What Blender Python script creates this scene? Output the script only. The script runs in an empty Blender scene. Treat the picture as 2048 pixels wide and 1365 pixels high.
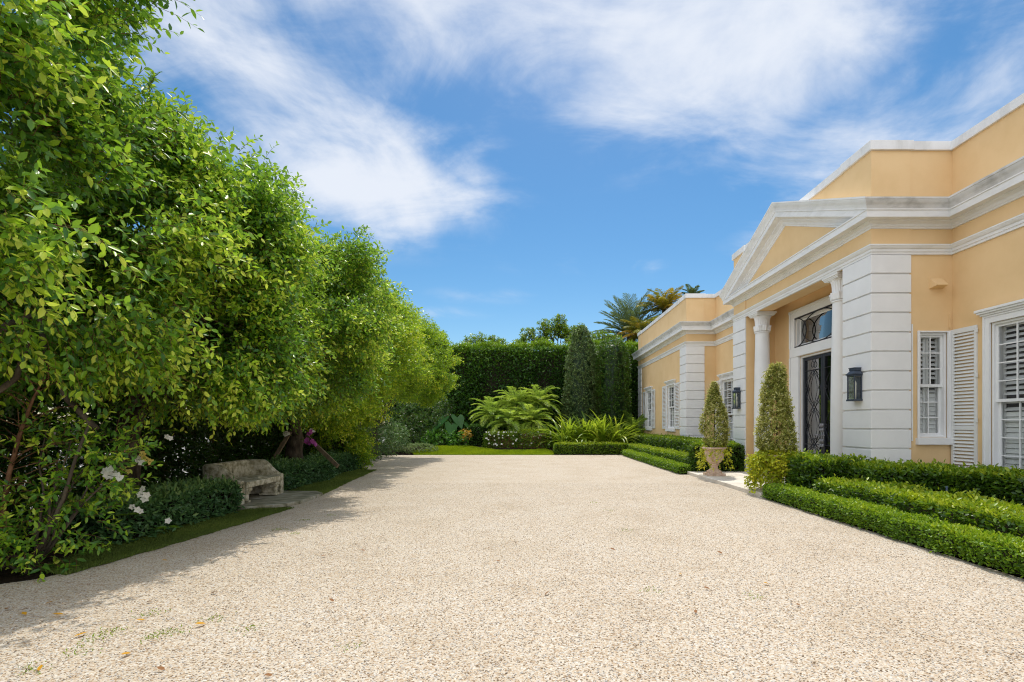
import bpy, math, random
import numpy as np
from mathutils import Vector, Matrix
SC = bpy.context.scene
COL = SC.collection
rng = np.random.default_rng(11)
random.seed(5)
R = math.radians
PI = math.pi
EYE = 1.5

# ------------------------------------------------------------------ materials
def mat_new(name):
    m = bpy.data.materials.new(name); m.use_nodes = True
    nt = m.node_tree; nt.nodes.clear()
    out = nt.nodes.new('ShaderNodeOutputMaterial')
    return m, nt, out

def N(nt, t, **kw):
    n = nt.nodes.new(t)
    for k, v in kw.items():
        if k.startswith('i_'):
            key = k[2:]
            key = int(key) if key.isdigit() else key.replace('_', ' ')
            n.inputs[key].default_value = v
        else:
            setattr(n, k, v)
    return n

def ramp(nt, stops, fac, interp='LINEAR'):
    r = nt.nodes.new('ShaderNodeValToRGB'); r.color_ramp.interpolation = interp
    e = r.color_ramp.elements
    while len(e) < len(stops): e.new(0.5)
    for i, (p, c) in enumerate(stops):
        e[i].position = p; e[i].color = (c[0], c[1], c[2], 1)
    if fac is not None: nt.links.new(fac, r.inputs[0])
    return r

def mat_surface(name, cols, scale=3.0, rough=0.7, bump=0.15, bscale=60.0, spec=0.3, stretch=(1, 1, 1), detail=6.0, bdist=0.01):
    """mottled, softly bumped surface: cols = colour stops over a noise"""
    m, nt, out = mat_new(name); L = nt.links
    tc = N(nt, 'ShaderNodeTexCoord'); mp = N(nt, 'ShaderNodeMapping'); mp.inputs['Scale'].default_value = stretch
    L.new(tc.outputs['Object'], mp.inputs[0])
    n1 = N(nt, 'ShaderNodeTexNoise', i_Scale=scale, i_Detail=detail, i_Roughness=0.6); L.new(mp.outputs[0], n1.inputs['Vector'])
    k = len(cols)
    st = [(0.28 + 0.44 * i / max(1, k - 1), c) for i, c in enumerate(cols)]
    cr = ramp(nt, st, n1.outputs['Fac'])
    b = N(nt, 'ShaderNodeBsdfPrincipled', i_Roughness=rough); b.inputs['Specular IOR Level'].default_value = spec
    L.new(cr.outputs[0], b.inputs['Base Color'])
    n2 = N(nt, 'ShaderNodeTexNoise', i_Scale=bscale, i_Detail=5.0); L.new(mp.outputs[0], n2.inputs['Vector'])
    bp = N(nt, 'ShaderNodeBump', i_Strength=bump, i_Distance=bdist); L.new(n2.outputs['Fac'], bp.inputs['Height'])
    L.new(bp.outputs[0], b.inputs['Normal']); L.new(b.outputs[0], out.inputs[0])
    return m

def mat_leaf(name, stops, trans=0.4, tcol=(0.30, 0.42, 0.03), rough=0.4, spec=0.45, tmix=0.55):
    """leaf: colour from the 'tone' attribute; light comes through the blade"""
    m, nt, out = mat_new(name); L = nt.links
    at = N(nt, 'ShaderNodeAttribute', attribute_name='tone')
    cr = ramp(nt, stops, at.outputs['Fac'])
    b = N(nt, 'ShaderNodeBsdfPrincipled', i_Roughness=rough); b.inputs['Specular IOR Level'].default_value = spec
    L.new(cr.outputs[0], b.inputs['Base Color'])
    mx = N(nt, 'ShaderNodeMix', data_type='RGBA'); mx.inputs[0].default_value = tmix
    L.new(cr.outputs[0], mx.inputs[6]); mx.inputs[7].default_value = (*tcol, 1)
    t = N(nt, 'ShaderNodeBsdfTranslucent'); L.new(mx.outputs[2], t.inputs[0])
    ms = N(nt, 'ShaderNodeMixShader'); ms.inputs[0].default_value = trans
    L.new(b.outputs[0], ms.inputs[1]); L.new(t.outputs[0], ms.inputs[2]); L.new(ms.outputs[0], out.inputs[0])
    return m

def mat_glass(name, tint=(0.93, 0.95, 0.94), refl=0.18, top=0.75):
    m, nt, out = mat_new(name); L = nt.links
    tr = N(nt, 'ShaderNodeBsdfTransparent'); tr.inputs[0].default_value = (*tint, 1)
    gl = N(nt, 'ShaderNodeBsdfGlossy', i_Roughness=0.02)
    lw = N(nt, 'ShaderNodeLayerWeight', i_Blend=refl)
    mr = N(nt, 'ShaderNodeMapRange'); mr.inputs[3].default_value = 0.05; mr.inputs[4].default_value = top
    L.new(lw.outputs['Fresnel'], mr.inputs[0])
    ms = N(nt, 'ShaderNodeMixShader'); L.new(mr.outputs[0], ms.inputs[0])
    L.new(tr.outputs[0], ms.inputs[1]); L.new(gl.outputs[0], ms.inputs[2]); L.new(ms.outputs[0], out.inputs[0])
    return m

M = {}
M['stucco'] = mat_surface('yellow_stucco', [(0.72, 0.50, 0.255), (0.77, 0.545, 0.29), (0.80, 0.577, 0.318)], 1.3, 0.85, 0.12, 90, 0.15)
M['white'] = mat_surface('white_paint', [(0.76, 0.76, 0.75), (0.82, 0.82, 0.81)], 2.5, 0.6, 0.10, 70, 0.25)
M['trim'] = mat_surface('weathered_white_trim', [(0.68, 0.68, 0.66), (0.78, 0.78, 0.77), (0.82, 0.82, 0.81)], 2.2, 0.65, 0.10, 60, 0.25, (1, 1, 3))
M['coping'] = mat_surface('stained_coping', [(0.58, 0.58, 0.56), (0.74, 0.74, 0.73), (0.80, 0.80, 0.79)], 3.2, 0.75, 0.15, 50, 0.2, (1, 1, 0.35))
M['crown'] = mat_surface('rain_stained_crown', [(0.40, 0.395, 0.38), (0.62, 0.615, 0.60), (0.72, 0.715, 0.70)], 2.6, 0.75, 0.15, 50, 0.2, (1, 1, 2))
M['shutter'] = mat_surface('shutter_paint', [(0.70, 0.71, 0.69), (0.77, 0.77, 0.75)], 3, 0.5, 0.05, 60, 0.35)
M['iron'] = mat_surface('dark_iron', [(0.012, 0.014, 0.02), (0.022, 0.025, 0.034)], 8, 0.45, 0.1, 90, 0.5)
M['lantern'] = mat_surface('lantern_metal', [(0.022, 0.032, 0.052), (0.045, 0.06, 0.085)], 12, 0.5, 0.15, 90, 0.5)
M['pewter'] = mat_surface('pewter', [(0.16, 0.16, 0.17), (0.30, 0.30, 0.32)], 20, 0.35, 0.2, 90, 0.6)
M['dark_room'] = mat_surface('dim_interior', [(0.03, 0.035, 0.03), (0.05, 0.055, 0.05)], 1, 0.9, 0, 10, 0.1)
M['hall_backing'] = mat_surface('dark_hall_backing', [(0.06, 0.065, 0.06), (0.10, 0.105, 0.10)], 2, 0.9, 0.1, 20, 0.1, (1, 14, 0.1))  # near-black, so the hall behind the door reads unlit
M['glass'] = mat_glass('window_glass')
M['door_glass'] = mat_glass('door_glass', (0.42, 0.47, 0.45), 0.13, 0.40)
M['bulb'] = mat_surface('candle_sleeve', [(0.7, 0.66, 0.55), (0.8, 0.76, 0.65)], 8, 0.4, 0, 30, 0.4)
M['stone'] = mat_surface('mossy_coral_stone', [(0.07, 0.066, 0.04), (0.33, 0.30, 0.20), (0.58, 0.54, 0.42), (0.72, 0.68, 0.58)], 8, 0.92, 0.7, 45, 0.1, bdist=0.02)
M['slab'] = mat_surface('mossy_slab', [(0.06, 0.065, 0.03), (0.30, 0.28, 0.20), (0.46, 0.44, 0.38)], 6, 0.92, 0.6, 40, 0.1, (0.6, 1.5, 1), bdist=0.02)
M['terracotta'] = mat_surface('weathered_terracotta', [(0.44, 0.29, 0.20), (0.66, 0.49, 0.38), (0.74, 0.60, 0.49)], 7, 0.85, 0.4, 50, 0.15)
M['paving'] = mat_surface('doorstep_stone', [(0.54, 0.49, 0.42), (0.70, 0.64, 0.55), (0.76, 0.70, 0.62)], 2.0, 0.8, 0.2, 70, 0.2)
M['bark'] = mat_surface('grey_brown_bark', [(0.03, 0.025, 0.018), (0.085, 0.068, 0.05), (0.17, 0.14, 0.105)], 9, 0.9, 0.7, 40, 0.1, (1, 1, 0.4), bdist=0.02)
M['twig'] = mat_surface('reddish_twig', [(0.11, 0.05, 0.025), (0.24, 0.13, 0.07)], 15, 0.8, 0.2, 60, 0.15)
M['inner'] = mat_surface('shadow_toned_core', [(0.010, 0.010, 0.006), (0.028, 0.024, 0.014)], 25, 0.95, 0.9, 40, 0.05, bdist=0.03)  # near-black hedge core, shadow between leaves put into the branch colour
M['brace'] = mat_surface('weathered_timber', [(0.12, 0.09, 0.06), (0.26, 0.20, 0.13)], 10, 0.9, 0.4, 60, 0.1, (1, 1, 0.2))
M['soil'] = mat_surface('dark_mulch', [(0.010, 0.008, 0.006), (0.03, 0.022, 0.015), (0.06, 0.042, 0.028)], 22, 0.95, 0.9, 60, 0.05, bdist=0.03)
M['street'] = mat_surface('pale_street', [(0.40, 0.38, 0.35), (0.50, 0.48, 0.45)], 1.5, 0.9, 0.2, 30, 0.1)
M['turf'] = mat_surface('turf_ground', [(0.10, 0.16, 0.008), (0.20, 0.29, 0.012), (0.27, 0.36, 0.016)], 6, 0.95, 0.9, 120, 0.05, bdist=0.02)
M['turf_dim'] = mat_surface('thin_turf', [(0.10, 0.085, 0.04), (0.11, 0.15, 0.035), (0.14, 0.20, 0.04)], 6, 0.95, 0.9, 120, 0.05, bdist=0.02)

G_D, G_M, G_L, G_Y = (0.010, 0.034, 0.006), (0.030, 0.088, 0.010), (0.105, 0.21, 0.014), (0.36, 0.43, 0.02)
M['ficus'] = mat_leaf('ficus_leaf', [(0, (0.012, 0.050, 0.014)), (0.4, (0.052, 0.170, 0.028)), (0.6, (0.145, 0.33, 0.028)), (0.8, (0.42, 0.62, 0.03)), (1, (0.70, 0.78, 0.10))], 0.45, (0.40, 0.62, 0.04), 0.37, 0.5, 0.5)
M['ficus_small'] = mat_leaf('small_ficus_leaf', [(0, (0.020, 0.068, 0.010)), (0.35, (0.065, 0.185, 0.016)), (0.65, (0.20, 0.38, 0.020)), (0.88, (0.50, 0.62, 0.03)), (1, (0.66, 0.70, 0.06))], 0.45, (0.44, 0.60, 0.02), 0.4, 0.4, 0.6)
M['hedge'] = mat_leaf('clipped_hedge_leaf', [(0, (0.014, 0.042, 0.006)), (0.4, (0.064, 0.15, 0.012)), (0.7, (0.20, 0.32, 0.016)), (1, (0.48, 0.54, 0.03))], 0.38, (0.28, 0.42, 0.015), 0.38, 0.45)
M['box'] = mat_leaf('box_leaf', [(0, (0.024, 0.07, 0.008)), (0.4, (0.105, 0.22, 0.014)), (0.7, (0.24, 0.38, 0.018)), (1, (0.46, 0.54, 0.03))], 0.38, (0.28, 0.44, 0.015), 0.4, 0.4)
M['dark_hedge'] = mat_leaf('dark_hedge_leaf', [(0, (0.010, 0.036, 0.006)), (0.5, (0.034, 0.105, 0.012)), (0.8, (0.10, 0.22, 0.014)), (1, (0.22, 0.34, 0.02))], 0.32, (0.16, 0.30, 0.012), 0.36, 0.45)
M['blue_hedge'] = mat_leaf('blue_green_leaf', [(0, (0.02, 0.06, 0.02)), (0.5, (0.075, 0.175, 0.06)), (0.8, (0.16, 0.29, 0.09)), (1, (0.25, 0.38, 0.10))], 0.3, (0.12, 0.22, 0.03), 0.4, 0.4)
M['cone'] = mat_leaf('grey_green_leaf', [(0, (0.025, 0.055, 0.020)), (0.5, (0.075, 0.145, 0.045)), (0.8, (0.16, 0.25, 0.07)), (1, (0.32, 0.42, 0.14))], 0.3, (0.15, 0.22, 0.04), 0.45, 0.35)
M['topiary'] = mat_leaf('variegated_leaf', [(0, (0.04, 0.075, 0.012)), (0.4, (0.15, 0.20, 0.035)), (0.65, (0.38, 0.41, 0.09)), (0.85, (0.64, 0.62, 0.20)), (1, (0.78, 0.76, 0.38))], 0.38, (0.48, 0.44, 0.08), 0.42, 0.35)
M['trailer'] = mat_leaf('yellow_trailing_leaf', [(0, (0.07, 0.14, 0.01)), (0.35, (0.22, 0.32, 0.015)), (0.7, (0.52, 0.56, 0.03)), (1, (0.72, 0.62, 0.04))], 0.42, (0.6, 0.6, 0.03), 0.45, 0.3)
M['palm'] = mat_leaf('pygmy_palm_leaflet', [(0, (0.08, 0.17, 0.04)), (0.5, (0.26, 0.43, 0.08)), (1, (0.55, 0.66, 0.12))], 0.52, (0.42, 0.55, 0.03), 0.35, 0.5)
M['grey_palm'] = mat_leaf('grey_palm_leaflet', [(0, (0.06, 0.10, 0.035)), (0.5, (0.15, 0.22, 0.075)), (1, (0.26, 0.34, 0.11))], 0.3, (0.2, 0.27, 0.1), 0.4, 0.4)
M['gold_palm'] = mat_leaf('golden_palm_leaflet', [(0, (0.05, 0.09, 0.012)), (0.35, (0.16, 0.22, 0.02)), (0.7, (0.46, 0.34, 0.03)), (1, (0.58, 0.30, 0.03))], 0.4, (0.55, 0.42, 0.03), 0.4, 0.4)
M['lily'] = mat_leaf('strap_leaf', [(0, (0.08, 0.17, 0.012)), (0.5, (0.25, 0.39, 0.025)), (1, (0.54, 0.58, 0.08))], 0.5, (0.45, 0.55, 0.03), 0.35, 0.45)
M['bigleaf'] = mat_leaf('elephant_ear_leaf', [(0, (0.016, 0.06, 0.012)), (0.5, (0.035, 0.13, 0.022)), (1, (0.12, 0.28, 0.03))], 0.4, (0.14, 0.36, 0.02), 0.42, 0.3)
M['grass'] = mat_leaf('grass_blade', [(0, (0.08, 0.15, 0.006)), (0.5, (0.22, 0.33, 0.010)), (1, (0.42, 0.50, 0.02))], 0.4, (0.42, 0.5, 0.01), 0.5, 0.2)
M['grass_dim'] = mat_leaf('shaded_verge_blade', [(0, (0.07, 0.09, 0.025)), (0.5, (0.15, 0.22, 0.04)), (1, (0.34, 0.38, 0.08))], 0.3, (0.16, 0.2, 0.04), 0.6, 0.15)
M['petal'] = mat_leaf('white_petal', [(0, (0.72, 0.70, 0.60)), (1, (0.85, 0.84, 0.78))], 0.35, (0.8, 0.78, 0.7), 0.5, 0.2)
M['petal_yellow'] = mat_leaf('yellow_petal', [(0, (0.62, 0.46, 0.08)), (1, (0.80, 0.66, 0.22))], 0.35, (0.8, 0.6, 0.1), 0.5, 0.2)
M['petal_pink'] = mat_leaf('pink_petal', [(0, (0.62, 0.22, 0.18)), (1, (0.75, 0.36, 0.30))], 0.35, (0.7, 0.3, 0.25), 0.5, 0.2)
M['petal_purple'] = mat_leaf('magenta_petal', [(0, (0.26, 0.03, 0.22)), (1, (0.50, 0.12, 0.42))], 0.35, (0.4, 0.06, 0.35), 0.5, 0.2)
M['fallen_yellow'] = mat_leaf('fallen_yellow_leaf', [(0, (0.55, 0.26, 0.02)), (1, (0.72, 0.52, 0.04))], 0.2, (0.6, 0.4, 0.03), 0.6, 0.2)
M['fallen_brown'] = mat_leaf('fallen_brown_leaf', [(0, (0.10, 0.045, 0.02)), (1, (0.28, 0.13, 0.05))], 0.1, (0.2, 0.1, 0.04), 0.7, 0.2)
M['metal_post'] = mat_surface('blue_grey_plastic', [(0.06, 0.09, 0.14), (0.10, 0.14, 0.20)], 8, 0.5, 0.1, 60, 0.4)

def mat_gravel():
    m, nt, out = mat_new('shell_gravel'); L = nt.links
    tc = N(nt, 'ShaderNodeTexCoord')
    nz = N(nt, 'ShaderNodeTexNoise', i_Scale=30.0, i_Detail=2.0); L.new(tc.outputs['Object'], nz.inputs['Vector'])
    ad = N(nt, 'ShaderNodeMixRGB', blend_type='ADD'); ad.inputs[0].default_value = 0.02
    L.new(tc.outputs['Object'], ad.inputs[1]); L.new(nz.outputs['Color'], ad.inputs[2])
    v = N(nt, 'ShaderNodeTexVoronoi', i_Scale=92.0); L.new(ad.outputs[0], v.inputs['Vector'])
    sp = N(nt, 'ShaderNodeSeparateColor'); L.new(v.outputs['Color'], sp.inputs[0])
    cr = ramp(nt, GRAVEL, sp.outputs[0])
    # broad drifts: a bit more tan or grey here and there
    n2 = N(nt, 'ShaderNodeTexNoise', i_Scale=0.9, i_Detail=6.0, i_Roughness=0.65); L.new(tc.outputs['Object'], n2.inputs['Vector'])
    c2 = ramp(nt, [(0.3, (0.84, 0.79, 0.72)), (0.5, (0.97, 0.94, 0.90)), (0.7, (1, 1, 1))], n2.outputs['Fac'])
    mu = N(nt, 'ShaderNodeMixRGB', blend_type='MULTIPLY'); mu.inputs[0].default_value = 0.8
    L.new(cr.outputs[0], mu.inputs[1]); L.new(c2.outputs[0], mu.inputs[2])
    b = N(nt, 'ShaderNodeBsdfPrincipled', i_Roughness=0.85); b.inputs['Specular IOR Level'].default_value = 0.2
    L.new(mu.outputs[0], b.inputs['Base Color'])
    mr = N(nt, 'ShaderNodeMapRange', clamp=True); mr.inputs[1].default_value = 0.0; mr.inputs[2].default_value = 0.6
    mr.inputs[3].default_value = 1.0; mr.inputs[4].default_value = 0.0
    L.new(v.outputs['Distance'], mr.inputs[0])
    bp = N(nt, 'ShaderNodeBump', i_Strength=0.35, i_Distance=0.007); L.new(mr.outputs[0], bp.inputs['Height'])
    L.new(bp.outputs[0], b.inputs['Normal']); L.new(b.outputs[0], out.inputs[0])
    return m
GRAVEL = [(0.0, (0.17, 0.12, 0.075)), (0.09, (0.36, 0.26, 0.17)), (0.26, (0.48, 0.385, 0.275)), (0.5, (0.53, 0.46, 0.365)), (0.72, (0.61, 0.56, 0.475)), (0.86, (0.41, 0.385, 0.355)), (1.0, (0.72, 0.68, 0.61))]
M['gravel'] = mat_gravel()
def mat_pebble():
    m, nt, out = mat_new('loose_pebble'); L = nt.links
    at = N(nt, 'ShaderNodeAttribute', attribute_name='tone'); cr = ramp(nt, GRAVEL, at.outputs['Fac'])
    b = N(nt, 'ShaderNodeBsdfPrincipled', i_Roughness=0.8); b.inputs['Specular IOR Level'].default_value = 0.2
    L.new(cr.outputs[0], b.inputs['Base Color']); L.new(b.outputs[0], out.inputs[0]); return m
M['pebble'] = mat_pebble()

# ------------------------------------------------------------------ object helpers
def tag(o, label=None, cat=None, group=None, kind=None):
    if label: o['label'] = label
    if cat: o['category'] = cat
    if group: o['group'] = group
    if kind: o['kind'] = kind
    return o

def thing(name, label, cat, loc=(0, 0, 0), rz=0.0, group=None):
    o = bpy.data.objects.new(name, None); COL.objects.link(o)
    o.empty_display_size = 0.3; o.location = loc; o.rotation_euler = (0, 0, rz)
    return tag(o, label, cat, group)

def put(name, me, parent=None, world=False):
    o = bpy.data.objects.new(name, me); COL.objects.link(o)
    if parent is not None:
        o.parent = parent
        if world:
            mw = Matrix.Translation(parent.location) @ parent.rotation_euler.to_matrix().to_4x4()
            p = parent.parent
            if p is not None: mw = Matrix.Translation(p.location) @ parent.matrix_parent_inverse @ mw
            o.matrix_parent_inverse = mw.inverted()
    return o

def copy_tree(o, parent=None):
    c = o.copy(); COL.objects.link(c)
    if parent is not None: c.parent = parent
    for ch in list(o.children): copy_tree(ch, c)
    return c

class MB:
    def __init__(s): s.v = []; s.f = []; s.m = []; s.mi = 0
    def add(s, vs, fs):
        b = len(s.v); s.v += [tuple(p) for p in vs]
        for f in fs: s.f.append([b + i for i in f]); s.m.append(s.mi)
    def box(s, x0, x1, y0, y1, z0, z1):
        s.add([(x0, y0, z0), (x1, y0, z0), (x1, y1, z0), (x0, y1, z0), (x0, y0, z1), (x1, y0, z1), (x1, y1, z1), (x0, y1, z1)],
              [(0, 3, 2, 1), (4, 5, 6, 7), (0, 1, 5, 4), (1, 2, 6, 5), (2, 3, 7, 6), (3, 0, 4, 7)])
    def quad(s, a, b, c, d): s.add([a, b, c, d], [(0, 1, 2, 3)])
    def prism(s, poly, z0, z1):
        n = len(poly)
        s.add([(x, y, z0) for x, y in poly] + [(x, y, z1) for x, y in poly],
              [tuple(range(n))[::-1], tuple(range(n, 2 * n))] + [(i, (i + 1) % n, n + (i + 1) % n, n + i) for i in range(n)])
    def tube(s, pts, rad, n=8, cap=True):
        pts = [Vector(p) for p in pts]
        if not hasattr(rad, '__len__'): rad = [rad] * len(pts)
        rings = []; up = Vector((0.31, 0.17, 0.93)).normalized(); prev = None
        for i, p in enumerate(pts):
            a = pts[max(0, i - 1)]; b = pts[min(len(pts) - 1, i + 1)]
            t = (b - a)
            t = t.normalized() if t.length > 1e-9 else Vector((0, 0, 1))
            ref = prev if prev is not None else (up if abs(t.dot(up)) < 0.95 else Vector((1, 0, 0)))
            u = (ref - t * ref.dot(t)); u = u.normalized() if u.length > 1e-6 else t.orthogonal().normalized()
            w = t.cross(u); prev = u
            rings.append([p + (u * math.cos(2 * PI * k / n) + w * math.sin(2 * PI * k / n)) * rad[i] for k in range(n)])
        vs = [q for r in rings for q in r]; fs = []
        for i in range(len(pts) - 1):
            for k in range(n):
                fs.append((i * n + k, i * n + (k + 1) % n, (i + 1) * n + (k + 1) % n, (i + 1) * n + k))
        if cap:
            fs.append(tuple(range(n))[::-1]); fs.append(tuple((len(pts) - 1) * n + k for k in range(n)))
        s.add(vs, fs)
    def lathe(s, prof, cx=0, cy=0, n=32, mod=None, cap=True):
        vs = []; fs = []
        for j, (r, z) in enumerate(prof):
            for k in range(n):
                a = 2 * PI * k / n; rr = r + (mod(j, a) if mod else 0)
                vs.append((cx + rr * math.cos(a), cy + rr * math.sin(a), z))
        for j in range(len(prof) - 1):
            for k in range(n):
                fs.append((j * n + k, j * n + (k + 1) % n, (j + 1) * n + (k + 1) % n, (j + 1) * n + k))
        if cap:
            fs.append(tuple(range(n))[::-1]); fs.append(tuple((len(prof) - 1) * n + k for k in range(n)))
        s.add(vs, fs)
    def build(s, name, mats, parent=None, smooth=False, world=False, bevel=0.0, autosmooth=None):
        me = bpy.data.meshes.new(name); me.from_pydata(s.v, [], s.f)
        mats = mats if isinstance(mats, (list, tuple)) else [mats]
        for m in mats: me.materials.append(m)
        me.polygons.foreach_set('material_index', s.m)
        if smooth: me.polygons.foreach_set('use_smooth', [True] * len(me.polygons))
        me.update()
        if autosmooth:
            me.set_sharp_from_angle(angle=R(autosmooth))
        o = put(name, me, parent, world)
        if bevel:
            b = o.modifiers.new('edge', 'BEVEL'); b.width = bevel; b.segments = 2; b.limit_method = 'ANGLE'; b.angle_limit = R(40)
        return o

def np_mesh(name, V, faces, mats, midx=None, tone=None, smooth=True):
    """faces: list of (n,k) int arrays"""
    me = bpy.data.meshes.new(name)
    nv = len(V); me.vertices.add(nv); me.vertices.foreach_set('co', np.ascontiguousarray(V, dtype=np.float32).ravel())
    loops = np.concatenate([f.ravel() for f in faces]).astype(np.int32)
    tot = np.concatenate([np.full(len(f), f.shape[1], dtype=np.int32) for f in faces])
    start = np.concatenate([[0], np.cumsum(tot)[:-1]]).astype(np.int32)
    me.loops.add(len(loops)); me.loops.foreach_set('vertex_index', loops)
    me.polygons.add(len(tot)); me.polygons.foreach_set('loop_start', start); me.polygons.foreach_set('loop_total', tot)
    for m in mats: me.materials.append(m)
    if midx is not None: me.polygons.foreach_set('material_index', midx.astype(np.int32))
    me.polygons.foreach_set('use_smooth', np.full(len(tot), smooth))
    if tone is not None:
        a = me.attributes.new('tone', 'FLOAT', 'POINT'); a.data.foreach_set('value', tone.astype(np.float32))
    me.update(calc_edges=True)
    return me

def nrm(a): return a / np.maximum(np.linalg.norm(a, axis=-1, keepdims=True), 1e-9)
UP = np.array([0, 0, 1.0])
def rsph(n): return nrm(rng.normal(size=(n, 3)))

def leaf_geo(pos, d, nn, L, W, detail=1, fold=0.25, curl=0.15):
    d = nrm(d); s = nrm(np.cross(d, nn)); n = np.cross(s, d)
    L = np.broadcast_to(np.asarray(L, float), (len(pos),))[:, None, None]; W = np.broadcast_to(np.asarray(W, float), (len(pos),))[:, None, None]
    if detail == 0: P = np.array([[0, 0], [0.45, 1], [1, 0], [0.45, -1]])
    else: P = np.array([[0, 0], [0.26, 0.82], [0.62, 0.86], [1, 0], [0.62, -0.86], [0.26, -0.82]])
    a = P[:, 0][None, :, None]; b = P[:, 1][None, :, None]
    V = pos[:, None, :] + d[:, None, :] * (a * L) + s[:, None, :] * (b * W * 0.5) + n[:, None, :] * (np.abs(b) * W * 0.5 * fold - (a ** 2) * L * curl)
    k = len(P); base = (np.arange(len(pos)) * k)[:, None]
    if detail == 0: F = [base + np.array([0, 1, 2]), base + np.array([0, 2, 3])]
    else: F = [base + np.array([0, 3, 2, 1]), base + np.array([0, 5, 4, 3])]
    return V.reshape(-1, 3), F, k

def seg_geo(A, B, ra, rb):
    """3-sided prisms along many segments"""
    t = nrm(B - A); ref = np.where(np.abs(t[:, 2:3]) > 0.9, np.array([[1.0, 0, 0]]), np.array([[0, 0, 1.0]]))
    u = nrm(np.cross(t, ref)); w = np.cross(t, u); n = len(A)
    V = np.empty((n, 6, 3))
    for k in range(3):
        o = u * math.cos(2 * PI * k / 3) + w * math.sin(2 * PI * k / 3)
        V[:, k] = A + o * np.asarray(ra).reshape(-1, 1); V[:, 3 + k] = B + o * np.asarray(rb).reshape(-1, 1)
    b = (np.arange(n) * 6)[:, None]
    F = np.concatenate([b + np.array([0, 1, 4, 3]), b + np.array([1, 2, 5, 4]), b + np.array([2, 0, 3, 5])])
    return V.reshape(-1, 3), F

class Fol:
    """collects leaves, twigs and solid quads for ONE foliage mesh"""
    def __init__(s): s.V = []; s.F = []; s.M = []; s.T = []; s.n = 0
    def raw(s, V, Fs, tone, mi):
        for f in Fs:
            s.F.append(f + s.n); s.M.append(np.full(len(f), mi))
        s.V.append(V); s.T.append(np.broadcast_to(tone, (len(V),))); s.n += len(V)
    def leaves(s, pos, d, nn, L, W, tone, detail=1, fold=0.25, curl=0.15, mi=0):
        V, F, k = leaf_geo(pos, d, nn, L, W, detail, fold, curl)
        s.raw(V, F, np.repeat(np.clip(tone, 0, 1), k), mi)
    def segs(s, A, B, ra, rb, mi=1):
        V, F = seg_geo(A, B, np.broadcast_to(ra, (len(A),)), np.broadcast_to(rb, (len(A),))); s.raw(V, [F], 0.2, mi)
    def solid(s, V, F, mi, tone=0.0): s.raw(np.array(V, float), [np.array(F)], tone, mi)
    def build(s, name, mats, parent=None, world=False):
        # group faces by size
        q = [(f, m) for f, m in zip(s.F, s.M)]
        tri = [(f, m) for f, m in q if f.shape[1] == 3]; qu = [(f, m) for f, m in q if f.shape[1] == 4]
        faces = []; mid = []
        for g in (tri, qu):
            if g: faces.append(np.concatenate([a for a, _ in g])); mid.append(np.concatenate([b for _, b in g]))
        me = np_mesh(name, np.concatenate(s.V), faces, mats, np.concatenate(mid), np.concatenate(s.T))
        return put(name, me, parent, world)

def lump(p, f=1.0, seed=0):
    r = np.random.default_rng(100 + seed); o = 0
    for k in range(5):
        w = r.normal(size=3) * f * (1 + 0.6 * k); o = o + np.sin(p @ w + r.uniform(0, 6.28)) / (1 + 0.5 * k)
    return o / 2.2

# twigs with alternate leaves
def twigs(F, P, D, lt, k, L, wr, tone0, detail=1, fresh=None, upw=0.7, droop=0.25, out=None, stem=True, rad=0.0025, mi=0, smi=1, tonetip=0.18, spread=0.8):
    n = len(P); D = nrm(D); lt = np.broadcast_to(lt, (n,))
    ref = np.where(np.abs(D[:, 2:3]) > 0.9, np.array([[1.0, 0, 0]]), np.array([[0, 0, 1.0]]))
    u = nrm(np.cross(D, ref)); w = np.cross(D, u); ph = rng.uniform(0, 6.28, n)
    fresh = np.zeros(n) if fresh is None else fresh
    o = D if out is None else out
    for j in range(k):
        t = (j + 0.6) / k
        a = ph + j * 2.4; c = np.cos(a)[:, None]; s_ = np.sin(a)[:, None]
        cen = P + D * (lt * t)[:, None]; cen[:, 2] -= droop * lt * t * t
        per = u * c + w * s_
        ax = D * (0.35 + 0.5 * t) + per * spread + rng.normal(size=(n, 3)) * 0.15; ax[:, 2] -= droop * 0.9
        nn = UP * upw + o * 0.35 + per * 0.2 + rng.normal(size=(n, 3)) * 0.46
        ll = L * rng.uniform(0.72, 1.18, n) * (1 - 0.25 * (t > 0.9))
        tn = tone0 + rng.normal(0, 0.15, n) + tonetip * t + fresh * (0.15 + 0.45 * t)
        F.leaves(cen, ax, nn, ll, ll * wr, tn, detail, 0.22, rng.uniform(0.05, 0.25), mi)
    if stem:
        E = P + D * lt[:, None]; E[:, 2] -= droop * lt; Mi = P + D * (lt * 0.5)[:, None]; Mi[:, 2] -= droop * lt * 0.25
        F.segs(P, Mi, rad * 1.2, rad * 0.8, smi); F.segs(Mi, E, rad * 0.8, rad * 0.3, smi)

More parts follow.
